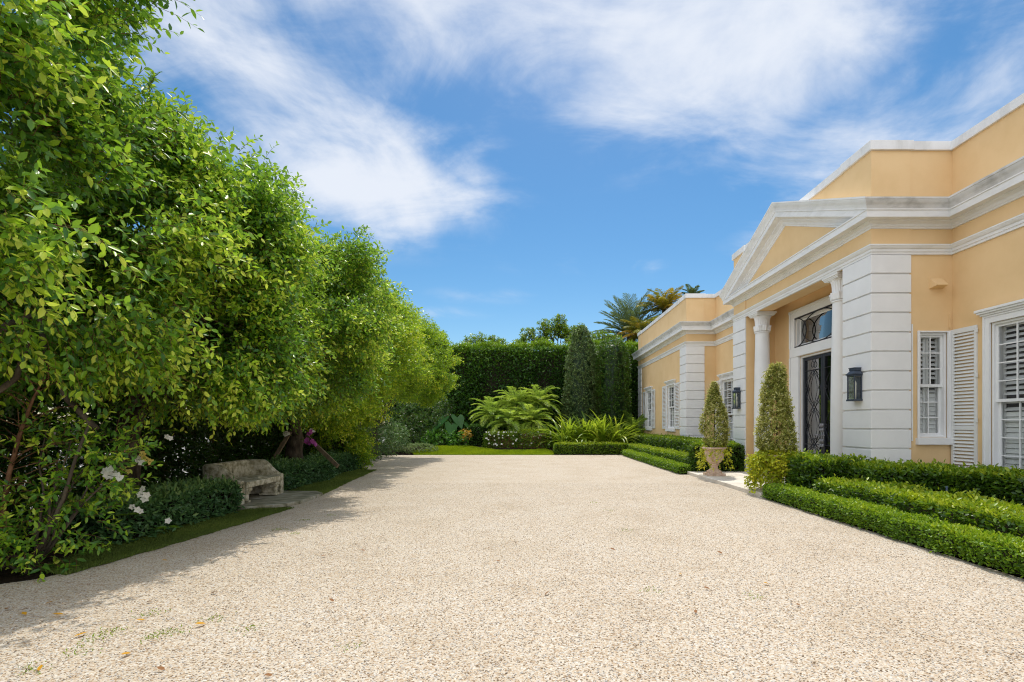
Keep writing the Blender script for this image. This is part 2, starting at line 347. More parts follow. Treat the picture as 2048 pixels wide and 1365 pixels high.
def crown_pts(ells, n, shell=0.45, jitter=0.16, seed=0, f=1.3):
    """points through the outer part of a union of ellipsoids with an uneven outline; returns points, outward dirs, depth 0..1 (1 = outside)"""
    E = np.array(ells, float); C = E[:, :3]; Rr = E[:, 3:6]
    wgt = np.prod(Rr, axis=1) ** (2 / 3); wgt /= wgt.sum()
    outp = []; outd = []; outk = []; got = 0
    while got < n:
        m = int((n - got) * 1.8) + 50
        i = rng.choice(len(E), m, p=wgt); u = rsph(m)
        k = 1 - (1 - shell) * rng.random(m) ** 1.7
        p = C[i] + Rr[i] * u * k[:, None]
        # inside other lobes?
        q = np.linalg.norm((p[:, None, :] - C[None]) / Rr[None], axis=2)
        q[np.arange(m), i] = 9
        keep = q.min(axis=1) > 0.78 if len(E) > 1 else np.ones(m, bool)
        lum = lump(p, f, seed)
        p = p + (Rr[i] * u) * (lum * jitter)[:, None]
        keep &= p[:, 2] > 0.05
        d = nrm(u / Rr[i])
        outp.append(p[keep]); outd.append(d[keep]); outk.append(k[keep]); got += keep.sum()
    return np.concatenate(outp)[:n], np.concatenate(outd)[:n], np.concatenate(outk)[:n]

# ------------------------------------------------------------------ camera, sun, sky
cam = bpy.data.cameras.new('camera'); co = bpy.data.objects.new('camera', cam); COL.objects.link(co)
co.location = (0, 0, EYE); co.rotation_euler = (R(90), 0, 0)
cam.sensor_width = 36; cam.lens = 18.0
cam.shift_x = -(1056 - 1024) / 2048; cam.shift_y = (849 - 682.5) / 2048
cam.clip_end = 3000; cam.clip_start = 0.05
SC.camera = co
SUN_EL, SUN_AZ = 62.0, 9.0       # azimuth from +Y, positive towards +X
sd = Vector((math.sin(R(SUN_AZ)) * math.cos(R(SUN_EL)), math.cos(R(SUN_AZ)) * math.cos(R(SUN_EL)), math.sin(R(SUN_EL))))
sl = bpy.data.lights.new('sun', 'SUN'); sl.energy = 2.45; sl.angle = R(0.6); sl.color = (1.0, 0.95, 0.86)
so = bpy.data.objects.new('sun', sl); COL.objects.link(so); so.rotation_euler = (-sd).to_track_quat('-Z', 'Y').to_euler()
so.location = (0, 0, 40)

def pix_dir(u, v): return Vector(((u - 1056) / 1024, 1, (849 - v) / 1024)).normalized()
def build_world():
    w = bpy.data.worlds.new('World'); SC.world = w; w.use_nodes = True
    nt = w.node_tree; nt.nodes.clear(); L = nt.links
    out = N(nt, 'ShaderNodeOutputWorld'); bg = N(nt, 'ShaderNodeBackground'); bg.inputs[1].default_value = 0.15
    sky = N(nt, 'ShaderNodeTexSky', sky_type='NISHITA'); sky.sun_disc = False
    sky.sun_elevation = R(SUN_EL); sky.sun_rotation = R(SUN_AZ); sky.air_density = 1.0; sky.dust_density = 0.4; sky.ozone_density = 2.2
    tc = N(nt, 'ShaderNodeTexCoord'); D = tc.outputs['Generated']
    # deeper blue for the open sky
    hs = N(nt, 'ShaderNodeHueSaturation'); hs.inputs['Saturation'].default_value = 1.32; hs.inputs['Value'].default_value = 0.60
    hs.inputs['Hue'].default_value = 0.493
    L.new(sky.outputs[0], hs.inputs['Color'])
    sx = N(nt, 'ShaderNodeSeparateXYZ'); L.new(D, sx.inputs[0])
    zc = N(nt, 'ShaderNodeMath', operation='MAXIMUM'); L.new(sx.outputs[2], zc.inputs[0]); zc.inputs[1].default_value = 0.0
    za = N(nt, 'ShaderNodeMath', operation='ADD'); L.new(zc.outputs[0], za.inputs[0]); za.inputs[1].default_value = 0.22
    dx = N(nt, 'ShaderNodeMath', operation='DIVIDE'); L.new(sx.outputs[0], dx.inputs[0]); L.new(za.outputs[0], dx.inputs[1])
    dy = N(nt, 'ShaderNodeMath', operation='DIVIDE'); L.new(sx.outputs[1], dy.inputs[0]); L.new(za.outputs[0], dy.inputs[1])
    cb = N(nt, 'ShaderNodeCombineXYZ'); L.new(dx.outputs[0], cb.inputs[0]); L.new(dy.outputs[0], cb.inputs[1])
    def noise(scale, sc, det, rough, dist, loc=(0, 0, 0), rz=0.0):
        mp = N(nt, 'ShaderNodeMapping'); mp.inputs['Scale'].default_value = sc; mp.inputs['Location'].default_value = loc; mp.inputs['Rotation'].default_value = (0, 0, rz)
        L.new(cb.outputs[0], mp.inputs[0])
        n = N(nt, 'ShaderNodeTexNoise', i_Scale=scale, i_Detail=det, i_Roughness=rough, i_Distortion=dist); L.new(mp.outputs[0], n.inputs['Vector'])
        return n.outputs['Fac']
    def math2(op, a, b):
        n = N(nt, 'ShaderNodeMath', operation=op)
        for i, x in enumerate((a, b)):
            if isinstance(x, (int, float)): n.inputs[i].default_value = x
            else: L.new(x, n.inputs[i])
        return n.outputs[0]
    def blob(u, v, su, sv, w_=1.0):
        c = pix_dir(u, v)
        s = N(nt, 'ShaderNodeVectorMath', operation='SUBTRACT'); L.new(D, s.inputs[0]); s.inputs[1].default_value = c
        k = 1024 * 1.18
        m = N(nt, 'ShaderNodeVectorMath', operation='MULTIPLY'); L.new(s.outputs[0], m.inputs[0]); m.inputs[1].default_value = (k / su, k / (su + sv) * 0.9, k / sv)
        l = N(nt, 'ShaderNodeVectorMath', operation='LENGTH'); L.new(m.outputs[0], l.inputs[0])
        r = N(nt, 'ShaderNodeMapRange', interpolation_type='SMOOTHSTEP'); r.inputs[1].default_value = 1.0; r.inputs[2].default_value = 0.0
        r.inputs[3].default_value = 0.0; r.inputs[4].default_value = w_
        L.new(l.outputs['Value'], r.inputs[0]); return r.outputs[0]
    blobs = [(880, 20, 560, 190, 1.0), (640, 330, 520, 190, 0.85), (900, 330, 260, 120, 0.45), (1600, 70, 640, 260, 0.9), (1950, 230, 520, 300, 0.9), (1250, 60, 300, 120, 0.55),
             (1296, 522, 80, 44, 0.34), (980, 593, 200, 26, 0.2), (470, 160, 340, 300, 0.6), (870, 628, 160, 26, 0.2), (1150, 520, 300, 50, 0.12), (1650, 330, 160, 160, 0.3)]
    acc = None
    for b in blobs:
        x = blob(*b); acc = x if acc is None else math2('MAXIMUM', acc, x)
    # unseen bright sky overhead, behind and to the left, added for fill light
    def rng_(src, a, b):
        n = N(nt, 'ShaderNodeMapRange', interpolation_type='SMOOTHSTEP'); n.inputs[1].default_value = a; n.inputs[2].default_value = b; L.new(src, n.inputs[0]); return n.outputs[0]
    yb = math2('SUBTRACT', sx.outputs[1], 0.0)
    bright = math2('MAXIMUM', rng_(math2('MULTIPLY', yb, -1.0), -0.42, 0.05), rng_(sx.outputs[2], 0.74, 0.90))
    bright = math2('MAXIMUM', bright, rng_(math2('MULTIPLY', sx.outputs[0], -1.0), 0.74, 0.86))
    n1 = noise(1.5, (1.0, 0.8, 1), 9.0, 0.56, 0.5, (3.1, 1.7, 0), 0.25)
    n2 = noise(3.0, (0.9, 1.35, 1), 9.0, 0.6, 0.55, (0.4, 5.0, 0), -0.45)
    nz = math2('ADD', math2('MULTIPLY', n1, 0.62), math2('MULTIPLY', n2, 0.38))
    v = math2('ADD', math2('MULTIPLY', acc, 0.50), math2('MULTIPLY', math2('SUBTRACT', nz, 0.5), 2.3))
    r = N(nt, 'ShaderNodeMapRange', interpolation_type='SMOOTHSTEP'); r.inputs[1].default_value = 0.0; r.inputs[2].default_value = 0.58; r.inputs[3].default_value = 0.0; r.inputs[4].default_value = 0.97
    L.new(v, r.inputs[0])
    g = N(nt, 'ShaderNodeMapRange', clamp=True); g.inputs[1].default_value = 0.0; g.inputs[2].default_value = 0.25   # cloud only where a bank is
    L.new(acc, g.inputs[0]); den = math2('MULTIPLY', r.outputs[0], g.outputs[0])
    mx = N(nt, 'ShaderNodeMix', data_type='RGBA'); L.new(den, mx.inputs[0]); L.new(hs.outputs[0], mx.inputs[6])
    mx.inputs[7].default_value = (4.05, 4.3, 4.75, 1)
    # added out-of-view cloud glow, brighter than the seen sky, to lift the fill
    bk = ramp(nt, [(0.35, (5.6, 6.0, 6.8)), (0.62, (7.9, 8.1, 8.6))], nz)
    m3 = N(nt, 'ShaderNodeMix', data_type='RGBA'); L.new(math2('MULTIPLY', bright, 0.95), m3.inputs[0]); L.new(mx.outputs[2], m3.inputs[6]); L.new(bk.outputs[0], m3.inputs[7])
    L.new(m3.outputs[2], bg.inputs[0]); L.new(bg.outputs[0], out.inputs[0])
build_world()
SC.view_settings.view_transform = 'Standard'; SC.view_settings.look = 'None'; SC.view_settings.gamma = 1.0
SC.view_settings.exposure = 0.45; SC.view_settings.use_curve_mapping = False
SC.cycles.filter_width = 1.1; SC.cycles.use_denoising = True; SC.cycles.denoiser = 'OPENIMAGEDENOISE'; SC.cycles.denoising_prefilter = 'NONE'; SC.cycles.denoising_quality = 'HIGH'; SC.cycles.max_bounces = 8; SC.cycles.diffuse_bounces = 4; SC.cycles.transparent_max_bounces = 12; SC.cycles.transmission_bounces = 4
SC.cycles.sample_clamp_indirect = 6.0; SC.cycles.caustics_reflective = False; SC.cycles.caustics_refractive = False

# ------------------------------------------------------------------ ground
def in_poly(x, y, poly):
    c = np.zeros(len(x), bool); n = len(poly)
    for i in range(n):
        x0, y0 = poly[i]; x1, y1 = poly[i - 1]
        t = ((y0 > y) != (y1 > y)); 
        with np.errstate(divide='ignore', invalid='ignore'):
            c ^= t & (x < (x1 - x0) * (y - y0) / (y1 - y0 + 1e-12) + x0)
    return c
def sheet(name, poly, z, m, kind='structure'):
    b = MB(); n = len(poly); b.add([(x, y, z) for x, y in poly], [tuple(range(n))])
    return tag(b.build(name, m), kind=kind)
def wavy(pts, amp=0.03, step=0.12, seed=1):
    """polyline resampled with a hand-cut wobble"""
    r = random.Random(seed); out = []
    for (a, b) in zip(pts, pts[1:]):
        d = math.dist(a, b); k = max(1, int(d / step))
        for i in range(k):
            t = i / k; out.append((a[0] + (b[0] - a[0]) * t + r.uniform(-amp, amp), a[1] + (b[1] - a[1]) * t + r.uniform(-amp, amp)))
    return out + [pts[-1]]
sheet('ground', [(-900, -300), (900, -300), (900, 1500), (-900, 1500)], -0.03, M['soil'])
sheet('street', [(-60, -30), (-8.6, -30), (-8.6, 60), (-60, 60)], -0.018, M['street'])
LEFT_EDGE = [(-7.5, -6), (-6.2, 2.0), (-5.05, 4.6), (-4.62, 5.1), (-4.45, 6.4), (-4.30, 8.0), (-4.25, 9.2), (-4.32, 10.9), (-4.68, 13.5), (-5.05, 16.8), (-5.9, 18.2), (-6.6, 18.8), (-7.9, 20.5), (-7.8, 25.1)]
le = wavy([(x - 0.12, y) for x, y in LEFT_EDGE], 0.035, 0.14, 3)
RIGHT_EDGE = [(4.70, 25.2), (4.85, 15.3), (4.85, -6)]
sheet('driveway', le + wavy([(-7.8, 25.1), (4.70, 25.35)], 0.03, 0.15, 4) + RIGHT_EDGE, -0.012, M['gravel'])
STRIP_A = wavy([(-4.62, 5.1), (-4.45, 6.4), (-4.30, 8.0), (-4.22, 9.25)], 0.02, 0.1, 5) + [(-4.95, 9.05), (-5.15, 7.6), (-5.25, 6.2), (-5.1, 5.3)]
STRIP_B = wavy([(-4.38, 10.95), (-4.68, 13.5), (-5.0, 16.9)], 0.02, 0.1, 6) + [(-5.75, 16.9), (-5.55, 13.5), (-5.35, 11.3)]
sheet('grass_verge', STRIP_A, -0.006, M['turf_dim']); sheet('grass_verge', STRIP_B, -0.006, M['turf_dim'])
LAWN = [(-5.6, 25.25), (1.25, 25.2), (1.3, 26.0), (0.9, 26.9), (0.2, 26.6), (-1.5, 26.5), (-3.3, 27.8), (-5.0, 27.9), (-5.3, 26.8), (-6.0, 26.1)]
def lawn_z(y): return 0.004 + 0.30 * np.clip((np.asarray(y, float) - 25.3) / 2.4, 0, 1)
def lawn_mesh():
    b = MB(); xs = np.linspace(-6.2, 1.4, 77); ys = np.linspace(25.2, 28.0, 29)
    cx, cy = np.meshgrid((xs[1:] + xs[:-1]) / 2, (ys[1:] + ys[:-1]) / 2); k = in_poly(cx.ravel(), cy.ravel(), LAWN).reshape(cx.shape)
    for j in range(28):
        for i in range(76):
            if k[j, i]: b.quad(*[(xs[i + a], ys[j + c], float(lawn_z(ys[j + c]))) for a, c in ((0, 0), (1, 0), (1, 1), (0, 1))])
    tag(b.build('lawn', M['turf']), kind='structure')
    b = MB()
    for y0, y1 in ((25.6, 27.7), (27.7, 40.0)): b.quad((-9, y0, float(lawn_z(y0)) - 0.02), (6.3, y0, float(lawn_z(y0)) - 0.02), (6.3, y1, float(lawn_z(y1)) - 0.02), (-9, y1, float(lawn_z(y1)) - 0.02))
    tag(b.build('planting_bed', M['soil']), kind='structure')

lawn_mesh()
def blades(name, poly, n, h, z0, mat, tone, w=0.006):
    P = np.array(poly); lo, hi = P.min(0), P.max(0)
    x = rng.uniform(lo[0], hi[0], n * 2); y = rng.uniform(lo[1], hi[1], n * 2); k = in_poly(x, y, poly); x, y = x[k][:n], y[k][:n]
    x = x + rng.normal(0, 0.022, len(x)); y = y + rng.normal(0, 0.022, len(y))
    n = len(x); pos = np.stack([x, y, z0(y) if callable(z0) else np.full(n, z0)], 1)
    d = np.stack([rng.normal(0, 0.5, n), rng.normal(0, 0.5, n), np.ones(n)], 1); nn = rsph(n)
    F = Fol(); tn = tone + 0.22 * lump(pos, 1.5, 3) + rng.normal(0, 0.16, n)
    F.leaves(pos, d, nn, h * rng.uniform(0.5, 1.3, n), w, tn, 0, 0.1, 0.3)
    return tag(F.build(name, [mat]), kind='stuff')
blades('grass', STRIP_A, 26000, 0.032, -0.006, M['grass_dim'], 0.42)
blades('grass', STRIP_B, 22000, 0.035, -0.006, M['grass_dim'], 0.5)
blades('grass', LAWN, 42000, 0.06, lawn_z, M['grass'], 0.66, 0.014)

# loose pebbles on the near gravel: real stones
def pebbles():
    n = 100000
    y = 2.2 + 11.0 * rng.random(n) ** 1.9; x = rng.uniform(-5.2, 4.75, n)
    k = in_poly(x, y, le + [(4.75, 25), (4.75, -6)]); x, y = x[k], y[k]; n = len(x)
    r = rng.uniform(0.003, 0.0068, n); base = np.array([[1, 0, 0], [0, 1, 0], [-1, 0, 0], [0, -1, 0], [0, 0, 1], [0, 0, -1], [0.6, 0.6, 0.55], [-0.6, 0.6, 0.5], [-0.6, -0.6, 0.55], [0.6, -0.6, 0.5]])
    T = np.array([[4, 6, 7], [4, 7, 8], [4, 8, 9], [4, 9, 6], [0, 1, 6], [1, 2, 7], [2, 3, 8], [3, 0, 9], [0, 6, 9], [1, 7, 6], [2, 8, 7], [3, 9, 8]])
    V = base[None] * r[:, None, None] * rng.uniform(0.6, 1.35, (n, 1, 3)) * rng.uniform(0.8, 1.2, (n, 10, 1))
    a = rng.uniform(0, 6.28, n); c, s = np.cos(a)[:, None], np.sin(a)[:, None]
    X = V[:, :, 0] * c - V[:, :, 1] * s; Y = V[:, :, 0] * s + V[:, :, 1] * c
    V = np.stack([X + x[:, None], Y + y[:, None], V[:, :, 2] * 0.7 - 0.0115 + r[:, None] * 0.25], 2).reshape(-1, 3)
    F = ((np.arange(n) * 10)[:, None, None] + T[None]).reshape(-1, 3)
    me = np_mesh('gravel', V, [F], [M['pebble']], None, np.repeat(rng.random(n), 10), True)
    tag(put('gravel', me), kind='stuff')
pebbles()

# ------------------------------------------------------------------ the house
XF, XW, XM = 6.6, 8.14, 7.8
Y0, Y1, Y2, Y3 = 9.83, 16.34, 21.29, 30.5
YC = (Y0 + Y1) / 2
house = thing('house', 'yellow stucco house with white pediment, quoins, columns and flat parapet', 'house', (XF, YC, 0))
LINE = [(XW, -4.0), (XW, Y0), (XF, Y0), (XF, Y1), (XM, Y1), (XM, Y2), (XF, Y2), (XF, Y3), (13.0, Y3)]

def offs(line, o):
    """offset a polyline to its left-hand (outer) side with mitres"""
    out = []
    n = len(line)
    def nl(a, b):
        dx, dy = b[0] - a[0], b[1] - a[1]; l = math.hypot(dx, dy); return (-dy / l, dx / l)
    for i, p in enumerate(line):
        if i == 0: m = nl(line[0], line[1]); out.append((p[0] + m[0] * o, p[1] + m[1] * o)); continue
        if i == n - 1: m = nl(line[-2], line[-1]); out.append((p[0] + m[0] * o, p[1] + m[1] * o)); continue
        a, b = nl(line[i - 1], p), nl(p, line[i + 1]); k = 1 + a[0] * b[0] + a[1] * b[1]
        out.append((p[0] + (a[0] + b[0]) * o / k, p[1] + (a[1] + b[1]) * o / k))
    return out
def sweep(mb, line, prof, i0=0, i1=None, caps=False):
    i1 = len(line) - 1 if i1 is None else i1
    rails = [[(x, y, z) for x, y in offs(line, o)] for o, z in prof]
    for a in range(i0, i1):
        for j in range(len(prof) - 1):
            mb.quad(rails[j][a], rails[j][a + 1], rails[j + 1][a + 1], rails[j + 1][a])

def panel(mb, axis, c, a0, a1, z0, z1, holes=(), inward=1, depth=0.2):
    """wall panel on plane axis=c, with rectangular holes (a0,a1,z0,z1) that get reveals"""
    A = sorted({a0, a1, *[h[0] for h in holes], *[h[1] for h in holes]}); Z = sorted({z0, z1, *[h[2] for h in holes], *[h[3] for h in holes]})
    P = (lambda a, z, d=0.0: (c + d, a, z)) if axis == 'x' else (lambda a, z, d=0.0: (a, c + d, z))
    for i in range(len(A) - 1):
        for j in range(len(Z) - 1):
            am, zm = (A[i] + A[i + 1]) / 2, (Z[j] + Z[j + 1]) / 2
            if any(h[0] < am < h[1] and h[2] < zm < h[3] for h in holes): continue
            mb.quad(P(A[i], Z[j]), P(A[i + 1], Z[j]), P(A[i + 1], Z[j + 1]), P(A[i], Z[j + 1]))
    d = depth * inward
    for h in holes:
        x0, x1, u0, u1 = h
        mb.quad(P(x0, u0), P(x0, u1), P(x0, u1, d), P(x0, u0, d)); mb.quad(P(x1, u0), P(x1, u1), P(x1, u1, d), P(x1, u0, d))
        mb.quad(P(x0, u1), P(x1, u1), P(x1, u1, d), P(x0, u1, d)); mb.quad(P(x0, u0), P(x1, u0), P(x1, u0, d), P(x0, u0, d))

X3 = 7.47
PA, PB = Y0 + 0.85, Y1 - 0.85      # portico opening
ZP = 6.76
WIN_WING = (7.50, 9.00, 0.55, 3.28)
WIN_SIDE = (7.50, 8.04, 1.24, 3.26)
WIN_MID = (19.35, 20.60, 0.55, 3.25)
WIN_F1 = (22.98, 24.22, 1.30, 3.30)
WIN_F2 = (27.25, 28.45, 1.30, 3.30)
DOOR = (YC - 0.98, YC + 0.98, 0.08, 3.36)
TRANS = (YC - 1.20, YC + 1.20, 3.62, 4.45)
w = MB()
panel(w, 'x', XW, -4.0, Y0, 0, ZP, [WIN_WING])
panel(w, 'y', Y0, XF, XW, 0, ZP, [WIN_SIDE])
panel(w, 'x', XF, Y0, PA, 0, ZP); panel(w, 'x', XF, PB, Y1, 0, ZP); panel(w, 'x', XF, PA, PB, 4.76, ZP)
panel(w, 'y', Y1, XF, XM, 0, ZP)
panel(w, 'x', XM, Y1, Y2, 0, ZP, [WIN_MID])
panel(w, 'y', Y2, XF, XM, 0, ZP)
panel(w, 'x', XF, Y2, Y3, 0, ZP, [WIN_F1, WIN_F2])
panel(w, 'y', Y3, XF, 13.0, 0, ZP)
# the porch recess
panel(w, 'x', X3, PA, PB, 0, 4.96, [DOOR, TRANS], 1, 0.16)
w.quad((XF, PA, 0), (X3, PA, 0), (X3, PA, 4.96), (XF, PA, 4.96)); w.quad((XF, PB, 0), (X3, PB, 0), (X3, PB, 4.96), (XF, PB, 4.96))
w.quad((7.02, PA, 4.96), (X3, PA, 4.96), (X3, PB, 4.96), (7.02, PB, 4.96))
w.quad((XF, PA, 4.76), (7.02, PA, 4.76), (7.02, PB, 4.76), (XF, PB, 4.76)); w.quad((7.02, PA, 4.76), (7.02, PB, 4.76), (7.02, PB, 4.96), (7.02, PA, 4.96))
w.build('wall', M['stucco'], house, world=True)
# corner strips on frieze and parapet
w = MB(); t = 0.025
def ell_poly(cx, cy, sx, sy, lx, ly, t, inn=0.01):
    """L around an outer corner; sx, sy = direction of the wall legs from the corner"""
    ox, oy = cx - sx * t, cy - sy * t; ix, iy = cx + sx * inn, cy + sy * inn
    return [(ox, oy), (cx + sx * lx, oy), (cx + sx * lx, iy), (ix, iy), (ix, cy + sy * ly), (ox, cy + sy * ly)]
CORN = [(XF, Y0, 1, 1), (XF, Y1, 1, -1), (XF, Y2, 1, 1), (XF, Y3, 1, -1)]
for (cx, cy, sx, sy) in CORN:
    w = MB(); w.prism(ell_poly(cx, cy, sx, sy, 0.73, 0.85, t), 4.78, ZP - 0.01); w.build('parapet_pier', M['stucco'], house, world=True)
r = MB(); r.prism([(XW + 0.25, -4), (XW + 0.25, Y0 + 0.25), (XF + 0.25, Y0 + 0.25), (XF + 0.25, Y1 - 0.25), (XM + 0.25, Y1 - 0.25), (XM + 0.25, Y2 + 0.25), (XF + 0.25, Y2 + 0.25), (XF + 0.25, Y3 - 0.25), (13, Y3 - 0.25), (16, Y3 - 0.25), (16, -4)], 6.2, 6.3)
r.quad((16, -4, 0), (16, Y3 - 0.25, 0), (16, Y3 - 0.25, 6.3), (16, -4, 6.3)); r.quad((XW, -4, 0), (16, -4, 0), (16, -4, 6.3), (XW, -4, 6.3))
r.build('roof', M['dark_room'], house, world=True)
# mouldings
BED = [(-0.01, 5.24), (0.035, 5.245), (0.04, 5.27), (0.06, 5.285), (0.075, 5.32), (0.12, 5.345), (0.135, 5.35), (0.14, 5.372), (0.27, 5.376)]
FAS = [(0.27, 5.376), (0.27, 5.495), (0.287, 5.502), (0.287, 5.525)]
CRN = [(0.287, 5.525), (0.295, 5.55), (0.31, 5.585), (0.338, 5.625), (0.352, 5.655), (0.355, 5.668), (0.366, 5.674), (0.366, 5.71), (-0.02, 5.742)]
c = MB(); sweep(c, LINE, BED + FAS[1:], 0, 2); sweep(c, LINE, BED + FAS[1:] + [(-0.02, 5.545)], 2, 3); sweep(c, LINE, BED + FAS[1:], 3)
c.mi = 1; sweep(c, LINE, CRN, 0, 2); sweep(c, LINE, CRN, 3)
c.build('cornice', [M['trim'], M['crown']], house, world=True)
c = MB(); sweep(c, LINE, [(-0.01, 4.745), (0.032, 4.75), (0.034, 4.795), (0.048, 4.80), (0.05, 4.85), (0.066, 4.858), (0.085, 4.885), (0.09, 4.9), (0.098, 4.905), (0.098, 4.93), (-0.01, 4.945)])
c.build('string_course', M['trim'], house, world=True)
c = MB(); sweep(c, LINE, [(-0.24, 6.75), (0.045, 6.75), (0.045, 6.912), (-0.24, 6.93)])
for (cx, cy, sx, sy) in CORN: c.prism(ell_poly(cx, cy, sx, sy, 0.76, 0.88, 0.072, 0.1), 6.742, 6.922)
c.build('coping', M['coping'], house, world=True, bevel=0.006)
# pediment: raking mouldings that meet the side cornice at the corner
pd = MB(); SL = 0.403
prof = [(o + 0.004, z) for o, z in BED + FAS[1:] + CRN[1:-1]] + [(-0.12, 5.74)]
for sgn, yc_ in ((1, Y0), (-1, Y1)):
    lo = [(XF - o, yc_ - sgn * o, z + 0.003) for o, z in prof]
    hi = [(XF - o, YC, z + 0.003 + SL * (abs(YC - yc_) + o)) for o, z in prof]
    for j in range(len(prof) - 1): pd.quad(lo[j], hi[j], hi[j + 1], lo[j + 1])
    pd.add(lo, [tuple(range(len(lo)))])
    b0 = (XF + 0.12, yc_, 5.3); pd.quad(lo[-1], hi[-1], (XF + 0.12, YC, 6.7), b0)
ped = pd.build('pediment', M['trim'], house, world=True)
ty = MB(); xa, xb = XF - 0.018, XF + 0.05
tri = [(Y0 + 0.1, 5.40), (Y1 - 0.1, 5.40), (YC, 5.40 + SL * (YC - Y0 - 0.1) + 0.05)]
ty.add([(xa, y, z) for y, z in tri] + [(xb, y, z) for y, z in tri], [(0, 1, 2), (5, 4, 3), (0, 1, 4, 3), (1, 2, 5, 4), (2, 0, 3, 5)])
ty.build('tympanum', M['stucco'], ped, world=True)
# quoins
for (cx, cy, sx, sy) in CORN:
    q = MB(); hh = 4.745 / 12.75; z = 4.738
    while z > 0.02:
        z0 = max(0.0, z - hh + 0.030)
        q.prism(ell_poly(cx, cy, sx, sy, 0.73, 0.85, 0.042), z0, z)
        z -= hh
    q.prism(ell_poly(cx, cy, sx, sy, 0.722, 0.842, 0.006), 0.0, 4.73)
    q.build('quoin', M['white'], house, world=True, bevel=0.007)
# porch plinths against the cheeks
for yy, s in ((PA, 1), (PB, -1)):
    p = MB(); p.box(XF - 0.03, X3, min(yy, yy + s * 0.05), max(yy, yy + s * 0.05), 0.08, 0.30); p.build('plinth', M['white'], house, world=True, bevel=0.008)
# columns
def column(y):
    cx = 6.86
    base = MB(); base.box(cx - 0.3, cx + 0.3, y - 0.3, y + 0.3, 0.08, 0.17)
    base.lathe([(0.285, 0.17), (0.30, 0.20), (0.285, 0.235), (0.255, 0.245), (0.245, 0.27), (0.265, 0.285), (0.27, 0.305), (0.255, 0.325), (0.235, 0.335)], cx, y, 40)
    top = MB(); pr = []
    z0, z1 = 0.335, 4.16
    for i in range(13):
        t_ = i / 12; pr.append((0.228 - 0.040 * max(0, t_ - 0.25) ** 1.5 / 0.75 ** 1.5, z0 + (z1 - z0) * t_))
    sh = MB(); sh.lathe(pr, cx, y, 40)
    col = sh.build('column', M['white'], house, smooth=True, world=True, autosmooth=40)
    base.build('base', M['white'], col, smooth=True, world=True, autosmooth=40)
    cp = MB()
    cp.lathe([(0.19, 4.16), (0.212, 4.165), (0.212, 4.19), (0.195, 4.195)], cx, y, 40)
    # lower ring of leaves, then tall fluted ring under the abacus
    cp.lathe([(0.200, 4.20), (0.222, 4.215), (0.226, 4.27), (0.230, 4.32), (0.238, 4.345), (0.234, 4.36), (0.200, 4.362)], cx, y, 96, lambda j, a: 0.016 * math.cos(8 * a) * (0.3 + 0.2 * j) + 0.006 * math.cos(24 * a))
    cp.lathe([(0.194, 4.362), (0.196, 4.42), (0.200, 4.50), (0.210, 4.57), (0.226, 4.615), (0.23, 4.625)], cx, y, 120, lambda j, a: -0.013 * (1 if math.cos(24 * a) < -0.1 else 0))
    cp.lathe([(0.225, 4.62), (0.238, 4.632), (0.238, 4.645), (0.23, 4.65)], cx, y, 40)
    for k, (hw, a_, b_) in enumerate(((0.25, 4.65, 4.675), (0.265, 4.6752, 4.705), (0.285, 4.7052, 4.752))): cp.box(cx - hw, cx + hw, y - hw, y + hw, a_, b_)
    cp.build('capital', M['white'], col, smooth=True, world=True, autosmooth=35)
column(YC - 1.91); column(YC + 1.91)

